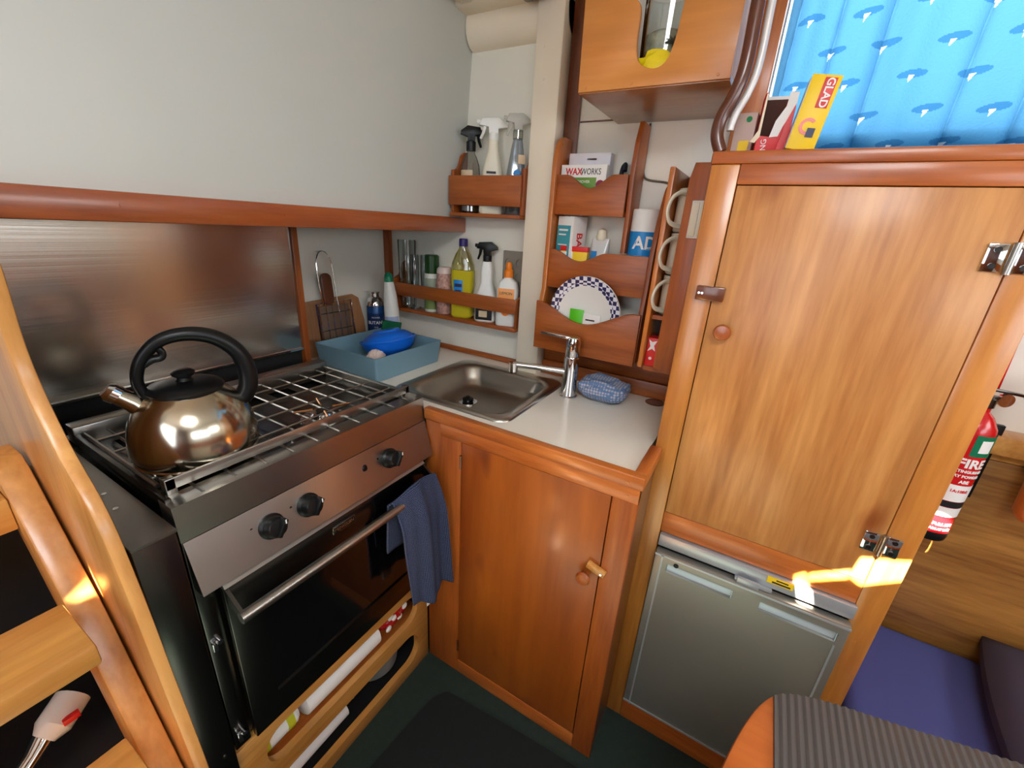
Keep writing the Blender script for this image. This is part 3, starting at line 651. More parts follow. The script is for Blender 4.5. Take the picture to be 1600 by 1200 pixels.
# clear cups and flutes
def glassware(name, label, x, y, prof, group=None):
    t = thing(name, label, 'glass', (x, y, SZ), 0, group)
    b = NB(); inner = [(max(r-.0016, 0), z+.003) for r, z in prof[::-1]]
    lathe(b, prof + inner, n=28, cap=False); part('glass_bowl', b, GLASS, t); return t
glassware('plastic_cup', 'clear tapered stack of large plastic cups at left end of low shelf', SX, 1.205, [(0, 0), (.024, 0), (.026, .01), (.031, .12), (.034, .25)])
for i, (dy, dx) in enumerate(((1.156, -.012), (1.128, .014))):
    glassware('champagne_flute', ['clear tall flute standing next to the plastic cups on low shelf', 'clear tall flute standing next to the dark green capped aerosol'][i], SX+dx, dy, [(0, 0), (.018, 0), (.018, .003), (.004, .006), (.004, .05), (.014, .08), (.0165, .13), (.015, .20)])
t = thing('aerosol_can', 'green and white aerosol can with dark green cap on low shelf', 'aerosol can', (SX, 1.082, SZ), FACE)
b = NB(); lathe(b, [(.026, 0), (.027, .003), (.027, .135), (.025, .142)], n=28); part('body', b, mat('aerosol_white', (214, 216, 206), .35), t)
b = NB(); lathe(b, [(.0268, .142), (.0268, .205), (.022, .209), (0, .209)], n=28); part('cap', b, GREENB, t)
b = label_band(.027, .01, .06, -1.6, 1.6); part('label_band', b, mat('olive_print', (110, 130, 70), .4), t)
b = label_band(.027, .085, .125, -1.0, 1.0); part('label_band', b, mat('grey_leaf_print', (150, 160, 140), .4), t)
t = thing('salt_jar', 'clear jar of coarse pink salt between aerosol and yellow bottle', 'jar', (SX, 1.022, SZ), FACE)
b = NB(); lathe(b, [(.026, 0), (.030, .006), (.031, .10), (.026, .15), (.020, .165), (.010, .170), (0, .170)], n=28); part('body', b, mat('pink_salt', (206, 158, 144), .6, var=1.0, vscale=110), t)
b = NB(); lathe(b, [(.0285, .148), (.027, .162), (.021, .170), (0, .171)], n=28); part('cap', b, mat('pale_pink_cap', (222, 200, 190), .4), t)
# dish liquid bottle
t = thing('detergent_bottle', 'clear bottle of yellow liquid with purple cap on low shelf', 'bottle', (SX-.002, .935, SZ), -PI*.40)
rb = lambda hx, hy, z: [(x, y, z) for x, y in rrect(0, 0, hx, hy, min(hx, hy)*.7, 5)]
b = NB(); loft(b, [rb(.036, .021, 0), rb(.041, .025, .006), rb(.041, .025, .06), rb(.037, .023, .09), rb(.041, .025, .12), rb(.041, .025, .168)]); part('yellow_liquid', b, mat('yellow_liquid', (222, 204, 44), .12, trans=.25, ior=1.3), t)
b = NB(); loft(b, [rb(.0405, .0245, .170), rb(.039, .024, .19), rb(.026, .018, .222), rb(.014, .0135, .242), rb(.013, .013, .252)]); part('bottle_neck', b, clear('yellow_clear', (236, 232, 196), .1, .12), t)
b = NB(); lathe(b, [(.0155, .249), (.0155, .272), (.013, .275), (0, .275)], n=24); part('cap', b, mat('purple_cap', (48, 32, 100), .35), t)
b = NB(); box(b, (-.026, -.0268, .07), (.008, -.0255, .135), .0005); part('label_sticker', b, BLUEL, t)
b = NB(); box(b, (-.020, -.0272, .085), (.003, -.0262, .10), 0); box(b, (-.022, -.0272, .11), (.005, -.0262, .122), 0); part('label_print', b, NAVYP, t)
# spray bottle builder
def trigger_head(t, z, mt, tm=None, s=1.0, flip=1):
    b = NB(); prism(b, [(.038*flip*s, z+.022), (.030*flip*s, z+.042), (-.012*flip*s, z+.045), (-.034*flip*s, z+.030), (-.036*flip*s, z+.020), (-.012*flip*s, z+.014), (-.012*flip*s, z), (.012*flip*s, z), (.014*flip*s, z+.018)], 'y', -.011, .011, .003)
    h = part('spray_head', b, mt, t)
    b = NB(); tube(b, [(.024*flip*s, 0, z+.020), (.027*flip*s, 0, z+.003), (.034*flip*s, 0, z-.014)], [.005, .004, .003], 8, flat=1.4); part('trigger', b, tm or mt, h)
    b = NB(); cyl(b, (.034*flip*s, 0, z+.031), (.044*flip*s, 0, z+.031), .006, 12); part('nozzle', b, tm or mt, h)
t = thing('spray_bottle', 'white spray bottle with black trigger head on the low shelf', 'spray bottle', (SX-.002, .832, SZ), -PI*.40)
b = NB(); loft(b, [rb(.034, .022, 0), rb(.038, .026, .005), rb(.038, .026, .07), rb(.032, .022, .10), rb(.020, .017, .135), rb(.021, .017, .175), rb(.017, .016, .200), rb(.013, .0125, .208)]); part('body', b, WPL, t)
b = NB(); lathe(b, [(.015, .206), (.015, .226), (.013, .228)], n=24); part('collar', b, BLACK, t)
trigger_head(t, .226, BLACK, flip=-1)
b = NB(); box(b, (-.030, -.0272, .008), (.030, -.0262, .082), .0004); part('label_sticker', b, INK, t)
b = NB(); box(b, (-.022, -.0280, .056), (.020, -.0268, .070), 0); part('label_print', b, BLUEL, t)
b = NB(); box(b, (-.018, -.0280, .018), (.012, -.0268, .040), 0); part('label_print', b, LBEIGE, t)
# orange cap bottle
t = thing('polish_bottle', 'white flask with orange cap and orange label at right of low shelf', 'bottle', (SX-.006, .742, SZ), -PI*.40)
b = NB(); loft(b, [rb(.034, .022, 0), rb(.037, .025, .005), rb(.037, .025, .12), rb(.030, .021, .148), rb(.014, .013, .160), rb(.013, .012, .165)]); part('body', b, WPL, t)
b = NB(); lathe(b, [(.016, .163), (.015, .185), (.010, .190), (.011, .204), (.007, .212), (0, .212)], n=24); part('cap', b, ORANGE, t)
b = NB(); box(b, (-.028, -.0262, .085), (.028, -.0252, .128), .0004); lb = part('label_sticker', b, mat('pale_orange_print', (238, 160, 92), .4), t)
part('lettering', text_bm('LEMON', .013, Matrix.Translation((0, -.0266, .112)) @ Matrix.Rotation(PI/2, 4, 'X'), .0003), GREENB, lb)
b = NB(); lathe(b, [(.014, 0), (.014, .0012), (0, .0014)], n=20, M=Matrix.Translation((0, -.0250, .05)) @ Matrix.Rotation(PI/2, 4, 'X')); part('label_print', b, ORANGE, t)
# moulded grey rack
t = thing('moulded_rack', 'grey moulded plastic holder with round hollows standing against the bulkhead', 'rack', (1.292, .735, SZ))
fr = NB(); box(fr, (1.291, .697, 1.055), (1.2985, .788, 1.30), .003)
hs = []
for i in range(2):
    for j in range(5):
        h_ = NB(); lathe(h_, [(.016, -.006), (.016, .006)], n=16, M=Matrix.Translation((1.290, .720+.043*i, 1.08+.045*j)) @ Matrix.Rotation(-PI/2, 4, 'Y') ); hs.append(h_)
part('panel', cut(fr, hs), GREYPL, t, True)

# ================================================================== UPPER BULKHEAD SHELF
t = thing('spray_shelf', 'small varnished wooden wall shelf with a wide front board holding spray bottles', 'shelf', (1.255, .82, 1.40))
b = NB(); box(b, (1.212, .690, 1.434), (1.222, .962, 1.522), .0015); part('front_board', b, W_TEAK, t, True)
b = NB(); box(b, (1.214, .688, 1.400), (1.298, .960, 1.411), .0015); part('shelf_board', b, W_TEAK, t, True)
for y in (.684, .949):
    pr = [(1.223, 1.411), (1.298, 1.411), (1.298, 1.60)] + [(p.x, p.y) for p in spline([(1.285, 1.598, 0), (1.268, 1.585, 0), (1.258, 1.560, 0), (1.243, 1.545, 0), (1.223, 1.540, 0)], 4)]
    b = NB(); prism(b, pr, 'y', y, y+.011, .001); part('end_board', b, W_TEAKZ, t, True)
UX, UZ = 1.258, 1.4115
t = thing('spray_bottle', 'clear round-shouldered spray bottle with black head on upper shelf', 'spray bottle', (UX, .908, UZ), FACE)
b = NB(); lathe(b, [(.026, 0), (.031, .005), (.032, .12), (.029, .145), (.020, .168), (.013, .18), (.012, .188)], n=28); part('body', b, PLAST, t)
b = NB(); lathe(b, [(.024, .004), (.029, .007), (.0298, .11), (0, .111)], n=28); part('liquid', b, clear('pale_liquid', (222, 204, 186), .1, .03), t)
b = NB(); lathe(b, [(.0155, .186), (.0155, .212), (.012, .215)], n=24); part('collar', b, BLACK, t)
trigger_head(t, .212, BLACK, s=.95)
b = label_band(.032, .05, .128, -1.2, .2); part('label_sticker', b, LBEIGE, t)
t = thing('spray_bottle', 'opaque white cone-shaped spray bottle with white head on upper shelf', 'spray bottle', (UX, .822, UZ), FACE-.1)
b = NB(); loft(b, [rb(.036, .024, 0), rb(.040, .027, .006), rb(.037, .025, .08), rb(.028, .021, .14), rb(.017, .016, .185), rb(.0145, .0145, .215)]); part('body', b, CREAMP, t)
b = NB(); lathe(b, [(.016, .213), (.016, .232), (.014, .234)], n=24); part('collar', b, WPL, t)
trigger_head(t, .230, WPL, s=1.2, flip=-1)
b = NB(); box(b, (-.018, -.0262, .118), (.012, -.0222, .124), 0); part('label_print', b, INK, t)
b = NB(); lathe(b, [(.006, 0), (.006, .004), (0, .004)], n=16, M=Matrix.Translation((.008, -.0225, .100)) @ Matrix.Rotation(PI/2, 4, 'X')); part('label_print', b, GREENL, t)
t = thing('spray_bottle', 'clear spray bottle with see-through head nearest the white post', 'spray bottle', (UX, .735, UZ), FACE)
b = NB(); loft(b, [rb(.030, .022, 0), rb(.033, .025, .006), rb(.032, .024, .10), rb(.024, .02, .15), rb(.018, .016, .19), rb(.013, .0125, .215)]); part('body', b, clear('bluish_plastic', (206, 214, 222), .1, .12), t)
b = NB(); lathe(b, [(.015, .213), (.015, .236), (.013, .238)], n=24); part('collar', b, PLAST, t)
trigger_head(t, .236, mat('smoky_plastic', (200, 194, 184), .35, alpha=.6), s=1.0, flip=-1)
b = NB(); lathe(b, [(.011, 0), (.011, .002), (0, .002)], n=18, M=Matrix.Translation((0, -.0222, .118)) @ Matrix.Rotation(PI/2, 4, 'X')); part('label_print', b, BLUEL, t)
b = NB(); box(b, (.002, -.0205, .145), (.024, -.0185, .170), .0005); part('label_sticker', b, LBEIGE, t)

# ================================================================== POCKET RACK ON THE BULKHEAD
t = thing('pocket_rack', 'varnished wooden wall rack with three scalloped pocket fronts above the tap', 'rack', (1.22, .42, 1.02))
def scal(y0, y1, z0, z1, dip, w0, w1, x0, x1, tilt=0):
    """front board with a dipped top edge between w0 and w1"""
    pts = [(y0, z0), (y0, z1)]
    N = 18
    for k in range(N+1):
        u = k/N; y = w0 + (w1-w0)*u; s = .5-.5*math.cos(2*PI*u)
        s = s**.8
        pts.append((y, z1 - dip*s))
    pts += [(y1, z1), (y1, z0)]
    b = NB(); prism(b, pts, 'x', x0, x1, .0015); return b
part('pocket_front', scal(.364, .5665, 1.418, 1.522, .034, .402, .535, 1.203, 1.215), W_TEAK, t, True)
part('pocket_front', scal(.2765, .5665, 1.212, 1.322, .028, .395, .555, 1.196, 1.208), W_TEAK, t, True)
part('pocket_front', scal(.264, .580, 1.027, 1.172, .050, .285, .572, 1.158, 1.170), W_TEAK, t, True)
pr = [(1.284, 1.030), (1.1705, 1.030), (1.1705, 1.15), (1.188, 1.21), (1.190, 1.40), (1.192, 1.54)] + [(p.x, p.y) for p in spline([(1.196, 1.57, 0), (1.208, 1.60, 0), (1.228, 1.618, 0), (1.255, 1.62, 0)], 4)] + [(1.284, 1.62)]
b = NB(); prism(b, pr, 'y', .567, .581, .002); screws(b, [(1.22, .566, 1.60)], 'y', .003); part('side_board', b, W_FR, t, True)
pr = [(1.298, 1.325), (1.2155, 1.325), (1.2155, 1.42), (1.206, 1.53), (1.215, 1.60), (1.235, 1.648), (1.298, 1.648)]
b = NB(); prism(b, pr, 'y', .349, .362, .002); part('side_board', b, W_TEAKZ, t, True)
pr = [(p.x, p.y) for p in spline([(1.1705, 1.03, 0), (1.1705, 1.12, 0), (1.185, 1.24, 0), (1.192, 1.34, 0), (1.215, 1.42, 0), (1.245, 1.485, 0), (1.266, 1.500, 0), (1.284, 1.495, 0)], 5)] + [(1.284, 1.03)]
b = NB(); prism(b, pr, 'y', .262, .275, .002); part('side_board', b, W_TEAKZ, t, True)
for y0, y1, z, x0 in ((.3645, .566, 1.420, 1.2155), (.2765, .566, 1.214, 1.2085), (.2765, .566, 1.032, 1.1705)):
    b = NB(); box(b, (x0, y0, z), (1.2835, y1, z+.010)); part('pocket_floor', b, W_TEAK, t, True)

# card box with lettering, in front pocket
CM = -PI/2
t = thing('wax_strip_box', 'white cardboard box with red lettering and green band in the top pocket', 'box', (1.232, .497, 1.4305), CM)
b = NB(); box(b, (-.067, -.012, 0), (.067, .015, .118), .001); part('carton', b, PAPER, t)
b = NB(); box(b, (-.040, -.0135, .058), (.040, -.0118, .086), .002); gb = part('green_band', b, GREENL, t)
part('lettering', text_bm('REMOVER', .010, Matrix.Translation((0, -.0138, .075)) @ Matrix.Rotation(PI/2, 4, 'X'), .0002), PAPER, gb)
part('lettering', text_bm('WAX', .024, Matrix.Translation((-.028, -.0124, .100)) @ Matrix.Rotation(PI/2, 4, 'X'), .0003, sx=.85, bold=.0006), REDL, t, label='red lettering')
part('lettering', text_bm('WORKS', .022, Matrix.Translation((.022, -.0124, .100)) @ Matrix.Rotation(PI/2, 4, 'X'), .0003, sx=.75), INK, t, label='grey lettering')
b = NB(); bmesh.ops.create_cone(b, segments=20, radius1=.012, radius2=.012, depth=.001, matrix=Matrix.Translation((.052, -.0128, .068)) @ Matrix.Rotation(PI/2, 4, 'X'), cap_ends=True); part('round_mark', b, mat('plum_print', (130, 30, 70), .4), t)
t = thing('hanging_card_box', 'plain white hang-tab box standing behind the red-lettered box', 'box', (1.263, .482, 1.4305), CM)
fr = NB(); box(fr, (-.072, -.018, 0), (.050, .014, .150), .001); hole = bx((-.018, -.05, .132), (.010, .05, .137)); part('carton', cut(fr, [hole]), mat('grey_white_card', (212, 208, 214), .5), t)
b = NB(); tube(b, spline([(1.262, .398, 1.4345), (1.262, .402, 1.53), (1.255, .392, 1.552), (1.245, .388, 1.535)], 5), .006, 10); box(b, (1.245, .372, 1.4305), (1.275, .400, 1.524), .003); single('razor_case', b, mat('dark_navy_plastic', (20, 30, 44), .4), 'dark navy plastic item at the right end of the top pocket', 'case')
# middle pocket
t = thing('bandage_box', 'white and teal carton reading BAND with raised flap in middle pocket', 'box', (1.245, .524, 1.2245), CM-.32)
b = NB(); box(b, (-.030, -.030, 0), (.030, .030, .190), .001); part('carton', b, PAPER, t)
b = NB(); box(b, (-.0295, -.0315, .06), (.0215, -.0302, .165), 0); part('teal_panel', b, TEALL, t)
b = NB(); box(b, (-.022, -.0322, .15), (.012, -.0315, .155), 0); box(b, (-.022, -.0322, .138), (.006, -.0315, .142), 0); box(b, (-.022, -.0322, .11), (.012, -.0315, .113), 0); part('label_print', b, PAPER, t)
part('lettering', text_bm('BAND', .034, frame((.0304, 0, .10), (0, 0, -1), (0, 1, 0), (1, 0, 0)), .0003, bold=.0006), REDL, t, label='red lettering running down the side')
b = NB(); box(b, (-.034, -.030, -.0008), (.034, .0, .0008), 0, M=Matrix.Translation((0, .0, .193)) @ Matrix.Rotation(-.35, 4, 'X')); part('flap', b, PAPER, t)
t = thing('tea_box', 'small red and yellow carton at front of the middle pocket', 'box', (1.2215, .50, 1.2245), CM)
b = NB(); box(b, (-.040, -.010, 0), (.044, .006, .108), .001); part('carton', b, YEL, t)
b = NB(); box(b, (-.041, -.0110, .095), (.045, .007, .109), .001); part('red_lid', b, REDL, t)
b = NB(); box(b, (-.038, -.0112, .060), (.0, -.0102, .093), 0); part('label_print', b, PAPER, t)
t = thing('cream_tube', 'small white and silver crumpled tube in the middle pocket', 'tube', (1.250, .432, 1.2245), CM)
b = NB(); loft(b, [[(x, y, z) for x, y in rrect(0, 0, hx, hy, hy*.8, 4)] for hx, hy, z in ((.020, .015, 0), (.023, .018, .06), (.027, .012, .11), (.026, .004, .135))]); part('body', b, mat('silver_white', (206, 206, 204), .3, .2), t)
b = NB(); box(b, (-.020, -.0185, .075), (-.004, -.0150, .100), 0); part('label_print', b, BLUEL, t)
b = NB(); lathe(b, [(.012, .13), (.016, .14), (.012, .158), (0, .165)], n=14); part('crumpled_top', b, CREAMP, t)
b = NB(); lathe(b, [(.012, 0), (.014, .03), (.010, .045), (0, .05)], (1.224, .462, 1.2245), 18); lathe(b, [(.010, 0), (.011, .062), (.009, .074), (0, .078)], (1.224, .440, 1.2245), 16); box(b, (1.214, .434, 1.2245), (1.234, .468, 1.2345), .002)
single('foil_packet', b, CHROME, 'shiny silver foil packet at the dip of the middle pocket', 'packet')
t = thing('bag_roll', 'white roll with blue band reading AD at right of middle pocket', 'roll', (1.246, .3115, 1.2245), -PI*.42)
b = NB(); lathe(b, [(.036, 0), (.037, .003), (.037, .213), (.035, .216), (.014, .216), (.014, .2)], n=36); part('roll', b, PAPER, t)
b = label_band(.037, .098, .160, -1.5, 1.2); part('blue_band', b, BLUEL, t)
part('lettering', text_bm('AD', .046, Matrix.Translation((0, -.0378, .130)) @ Matrix.Rotation(PI/2, 4, 'X'), .0003, wrap=.0378, bold=.001, shift=.006), PAPER, t)
# plates
def plate(i, x, lab):
    M = Matrix.Translation((x, .432, 1.043+.108)) @ Matrix.Rotation(-PI/2-.02, 4, 'Y')
    t = thing('dinner_plate', lab, 'plate', (0, 0, 0), group=None, M=M)
    b = NB(); lathe(b, [(0, -.002), (.045, -.002), (.062, .003), (.080, .008), (.080, .0098), (.062, .005), (.045, .001), (0, .001)], n=56, cap=False); part('well', b, WPL, t)
    b = NB(); lathe(b, [(.080, .008), (.106, .013), (.107, .0145), (.106, .0155), (.080, .0098)], n=56, cap=False); part('rim', b, checker('gingham', (232, 230, 236), (34, 32, 84), 85) if i == 0 else WPL, t, label='navy and white gingham rim' if i == 0 else None)
plate(0, 1.188, 'front round plate with navy gingham rim in the lowest pocket')
plate(1, 1.1925, 'plain white rimmed plate directly behind the gingham rimmed front plate')
plate(2, 1.197, 'rearmost white rimmed plate of the stack in the lowest pocket')
t = thing('sugar_sachet', 'crumpled green and white sachet propped before the gingham plate', 'sachet', (1.1755, .43, 1.0425), CM)
b = NB(); box(b, (-.045, -.0015, .0), (-.002, .0015, .118), .0006); part('green_half', b, mat('bright_green_print', (84, 190, 30), .35), t)
b = NB(); box(b, (-.002, -.0015, .0), (.050, .0015, .110), .0006); part('white_half', b, PAPER, t)
b = NB(); box(b, (.006, -.0022, .090), (.034, -.0014, .094), 0); part('label_print', b, INK, t)

# cable on bulkhead
pts = spline([(1.296, .352, 1.655), (1.296, .352, 1.58), (1.296, .352, 1.54), (1.296, .338, 1.52), (1.296, .285, 1.512), (1.296, .262, 1.500), (1.296, .258, 1.47), (1.296, .262, 1.30), (1.296, .258, 1.05)], 6)
b = NB(); tube(b, pts, .0028, 8); single('cable', b, mat('grey_cable', (96, 82, 72), .5), 'thin grey-brown cable bending down the white bulkhead beside the rack', 'cable')

# ================================================================== MUG RACK
t = thing('mug_rack', 'tall narrow wooden mug holder with a slot, beside the big cupboard', 'rack', (1.19, .185, 1.04))
b = NB(); prism(b, [(.135, 1.04), (.198, 1.055), (.193, 1.50), (.186, 1.533), (.135, 1.533)], 'x', 1.098, 1.112, .0015); part('front_board', b, W_TEAKZ, t, True)
b = NB(); box(b, (1.095, .226, 1.05), (1.298, .238, 1.525), .002); part('side_board', b, W_FR, t, True)
b = NB(); box(b, (1.113, .135, 1.04), (1.298, .145, 1.525), .001); part('side_board', b, W_FR, t, True)
b = NB(); box(b, (1.113, .1455, 1.04), (1.297, .2255, 1.052)); part('bottom_board', b, W_TEAK, t, True)
b = NB(); box(b, (1.120, .1455, 1.176), (1.297, .2255, 1.186)); part('inner_shelf', b, W_TEAK, t, True)
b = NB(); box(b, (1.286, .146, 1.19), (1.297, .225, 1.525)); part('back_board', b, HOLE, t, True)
mug0 = None
mugl = ['topmost white mug in the narrow wooden mug holder', 'middle white mug of three in the narrow wooden holder', 'lowest white mug in the narrow wooden mug holder']
for i, z in enumerate((1.388, 1.288, 1.1875)):
    if mug0 is None:
        t = thing('mug', mugl[0], 'mug', (1.168, .186, z), 0, 'white mugs in the holder')
        b = NB(); lathe(b, [(0, 0), (.034, 0), (.037, .003), (.037, .096), (.036, .0975), (.0345, .096), (.0345, .004), (0, .004)], n=32, cap=False)
        b1 = part('body', b, CREAMP, t)
        b = NB(); tube(b, spline([(-.034, .010, .084), (-.052, .022, .086), (-.076, .035, .072), (-.084, .040, .045), (-.074, .034, .022), (-.05, .022, .014), (-.034, .010, .012)], 5), .0042, 10, flat=1.6)
        b2 = part('handle', b, CREAMP, t); mug0 = t
    else:
        c = mug0.copy(); COL.objects.link(c); c.location = (1.168, .186, z); c['label'] = mugl[i]
        for ch in (b1, b2): d = ch.copy(); COL.objects.link(d); d.parent = c
t = thing('match_box', 'small red box with white pattern at the foot of the mug holder', 'box', (1.12, .21, 1.0525))
b = NB(); box(b, (1.114, .1985, 1.0525), (1.16, .2245, 1.128), .001); part('carton', b, REDL, t, True)
b = NB(); prism(b, [(.201, 1.122), (.213, 1.118), (.222, 1.124), (.216, 1.106), (.222, 1.092), (.211, 1.100), (.202, 1.094), (.207, 1.108)], 'x', 1.1128, 1.1142); lathe(b, [(.004, 0), (.004, .001), (0, .001)], n=12, M=Matrix.Translation((1.114, .212, 1.074)) @ Matrix.Rotation(-PI/2, 4, 'Y')); part('print', b, PAPER, t, True)
t = thing('light_switch', 'white double rocker switch plate on the mug holder front', 'switch', (1.096, .156, 1.378))
b = NB(); box(b, (1.089, .139, 1.376), (1.0975, .176, 1.456), .002); part('plate', b, WPL, t, True)
for y in (.1485, .1665):
    b = NB(); box(b, (1.086, y-.0075, 1.380), (1.0895, y+.0075, 1.452), .0015); part('rocker', b, CREAMP, t, True)

# ================================================================== TALL CUPBOARD
t = thing('cupboard', 'tall varnished wooden cupboard with a pale plywood door above the fridge', 'cupboard', (1.11, -.107, 0))
b = NB(); box(b, (.960, .118, 0), (1.298, .130, 1.515)); box(b, (.960, -.359, 0), (1.298, -.347, 1.515)); box(b, (.966, -.347, .715), (1.298, .118, .730)); box(b, (1.28, -.347, 0), (1.298, .118, 1.515)); part('carcass', b, W_FR, t, True)
b = NB(); box(b, (.945, -.364, 1.508), (1.299, .134, 1.530), .004); part('top_board', b, W_FRY, t, True)
b = NB(); box(b, (.945, .082, 0), (.960, .132, 1.508), .003); part('stile', b, W_LIGHTZ, t, True)
b = NB(); box(b, (.945, -.362, 0), (.960, -.312, 1.508), .003); screws(b, [(.9445, -.327, 1.03), (.9445, -.335, .60)], 'x', .003); part('stile', b, W_LIGHTZ, t, True)
b = NB(); box(b, (.944, -.312, 1.474), (.960, .082, 1.508), .002); part('top_rail', b, W_FRY, t, True)
b = NB(); box(b, (.945, -.312, .692), (.960, .082, .750), .002); part('middle_rail', b, W_FRY, t, True)
b = NB(); box(b, (.945, -.312, .0), (.960, .082, .098), .002); part('kick_rail', b, W_TEAK, t, True)
b = NB(); box(b, (.944, -.3105, .7515), (.958, .0805, 1.4725), .0015); dr = part('door', b, W_PLY, t, True)
b = NB(); lathe(b, [(.008, 0), (.007, .008), (.014, .013), (.0165, .019), (.014, .025), (0, .028)], n=24, M=Matrix.Translation((.944, .048, 1.205)) @ Matrix.Rotation(-PI/2, 4, 'Y')); part('knob', b, W_RED, dr, True)
b = NB(); box(b, (.931, .060, 1.262), (.9435, .112, 1.290), .0025, M=None); tl = part('turn_latch', b, W_DARK, t, True)
screw_parts([(.931, .100, 1.276), (.931, .106, 1.276)], 'x', .0022, CHROME, tl)
for z in (1.376, .845):
    b = NB(); box(b, (.9405, -.304, z-.021), (.9440, -.280, z+.021), .002, M=None); box(b, (.9415, -.338, z-.021), (.9445, -.316, z+.021), .002)
    hg = part('hinge', b, CHROME, t, True)
    b = NB(); cyl(b, (.9385, -.310, z-.023), (.9385, -.310, z+.023), .0048, 14); part('knuckle', b, STEEL, hg, True)
    screw_parts([(.9403, y, z+dz) for y in (-.292, -.327) for dz in (-.012, .012)], 'x', .0045, STEEL_D, hg)
b = NB(); box(b, (.962, -.33, .100), (.975, .116, .690)); 
b.clear()

# fridge
t = thing('fridge', 'small silver-grey front-opening fridge built in below the cupboard', 'fridge', (1.05, -.117, .1))
b = NB(); box(b, (.962, -.308, .102), (1.25, .078, .688), .002); part('casing', b, mat('fridge_case', (60, 60, 62), .5), t, True)
b = NB(); box(b, (.936, -.316, .657), (.962, .080, .690), .002); part('top_strip', b, FRIDGE_L, t, True)
fr = NB(); box(fr, (.922, -.316, .102), (.945, .080, .648), .003)
g1 = bx((.90, -.100, .598), (.932, .048, .623), .002); g2 = bx((.90, -.300, .598), (.932, -.155, .623), .002)
d_ = part('door', cut(fr, [g1, g2]), FRIDGE, t, True)
for a, c in ((-.0995, .0475), (-.2995, -.1555)):
    b = NB(); box(b, (.9305, a, .5985), (.9325, c, .6225)); box(b, (.9235, a, .5985), (.931, a+.002, .6225)); part('grip_recess', b, FRIDGE_P, d_, True)
b = NB(); box(b, (.9205, -.316, .640), (.923, .080, .6445)); box(b, (.9205, .060, .102), (.923, .064, .645)); box(b, (.9205, -.302, .102), (.923, -.298, .59)); box(b, (.9205, -.316, .104), (.923, .080, .110)); part('trim_line', b, FRIDGE_L, d_, True)
b = NB(); box(b, (.928, -.17, .650), (.962, -.095, .657), .001); box(b, (.922, -.145, .648), (.930, -.10, .664), .001); part('latch', b, FRIDGE_L, t, True)
b = NB(); lathe(b, [(.006, 0), (.006, .0015), (0, .0015)], n=14, M=Matrix.Translation((.922, .028, .628)) @ Matrix.Rotation(-PI/2, 4, 'Y')); part('badge', b, BLACK, d_, True)
b = NB(); box(b, (.9345, -.205, .672), (.9362, -.155, .688), 0); st = part('warning_sticker', b, YEL, t, True)
b = NB(); box(b, (.934, -.195, .682), (.9347, -.172, .685)); box(b, (.934, -.200, .6745), (.9347, -.165, .6785)); part('print', b, INK, st, True)

# ================================================================== TOP OPEN BOX
t = thing('wall_box', 'open-topped varnished plywood box with a deep rounded notch, high on bulkhead', 'box', (1.15, .29, 1.658))
pts = [(.138, 1.660), (.442, 1.660), (.446, 1.86), (.43, 1.835), (.395, 1.822), (.350, 1.815)]
nt = spline([(.350, 1.815, 0), (.332, 1.805, 0), (.325, 1.785, 0), (.325, 1.735, 0), (.315, 1.703, 0), (.285, 1.690, 0), (.262, 1.700, 0), (.250, 1.735, 0), (.244, 1.79, 0), (.235, 1.825, 0), (.215, 1.836, 0)], 5)
pts = pts[:-1] + [(p.x, p.y) for p in nt] + [(.138, 1.84)]
b = NB(); prism(b, pts, 'x', 1.006, 1.018, .0015); screws(b, [(1.0055, .425, 1.668), (1.0055, .325, 1.668), (1.0055, .16, 1.668)], 'x', .0028); part('front_board', b, W_PINE, t, True)
b = NB(); box(b, (1.019, .434, 1.672), (1.298, .446, 1.93), .001); part('side_board', b, W_PINE, t, True)
b = NB(); box(b, (1.019, .138, 1.672), (1.298, .150, 1.90), .001); part('side_board', b, W_PINE, t, True)
b = NB(); box(b, (1.012, .138, 1.658), (1.298, .442, 1.671), .001); part('bottom_board', b, wood('brown_underside', (176, 120, 72), (150, 98, 56), 'y'), t, True)
t = thing('storage_jar', 'tall clear jar with a grey palm tree print inside the notched box', 'jar', (1.096, .293, 1.672), FACE)
b = NB(); lathe(b, [(0, 0), (.044, 0), (.047, .004), (.050, .165), (.0515, .17), (.0515, .176), (.0485, .176), (.047, .164), (.044, .007), (0, .006)], n=36, cap=False); part('glass', b, GLASS, t)
b = NB(); lathe(b, [(0, .008), (.042, .008), (.045, .095), (.03, .104), (0, .108)], n=32); part('contents', b, mat('beige_grains', (196, 188, 160), .8, var=.7, vscale=90), t)
b = NB()
for k in range(7):
    a = -PI/2 + (k-3)*.42; 
    b2 = [(.0, .070), (.008*math.sin((k-3)*.5)+.004, .078), (.020*math.sin((k-3)*.55), .070+.016*math.cos((k-3)*.5)), (.008*math.sin((k-3)*.5)-.004, .076)]
    M = Matrix.Translation((0, -.0498, 0)); prism(b, b2, 'y', 0, .0008, M=M)
prism(b, [(-.003, .045), (.003, .045), (.002, .074), (-.002, .074)], 'y', 0, .0008, M=Matrix.Translation((0, -.0498, 0))); part('palm_print', b, mat('grey_print', (84, 84, 70), .5), t)
b = NB(); bmesh.ops.create_icosphere(b, subdivisions=3, radius=1)
for v in b.verts:
    n_ = v.co; k = 1+.15*math.sin(8*n_.x+5*n_.y)+.1*math.sin(15*n_.z); v.co = Vector((1.031+.010*n_.x, .287+.040*n_.y*k, 1.700+.026*n_.z*k))
single('yellow_packet', b, mat('yellow_wrap', (232, 206, 20), .3, coat=.5, bump=.5, bscale=80), 'crinkled bright yellow packet in the notch of the high plywood box', 'packet')
b = NB(); bmesh.ops.create_icosphere(b, subdivisions=3, radius=1)
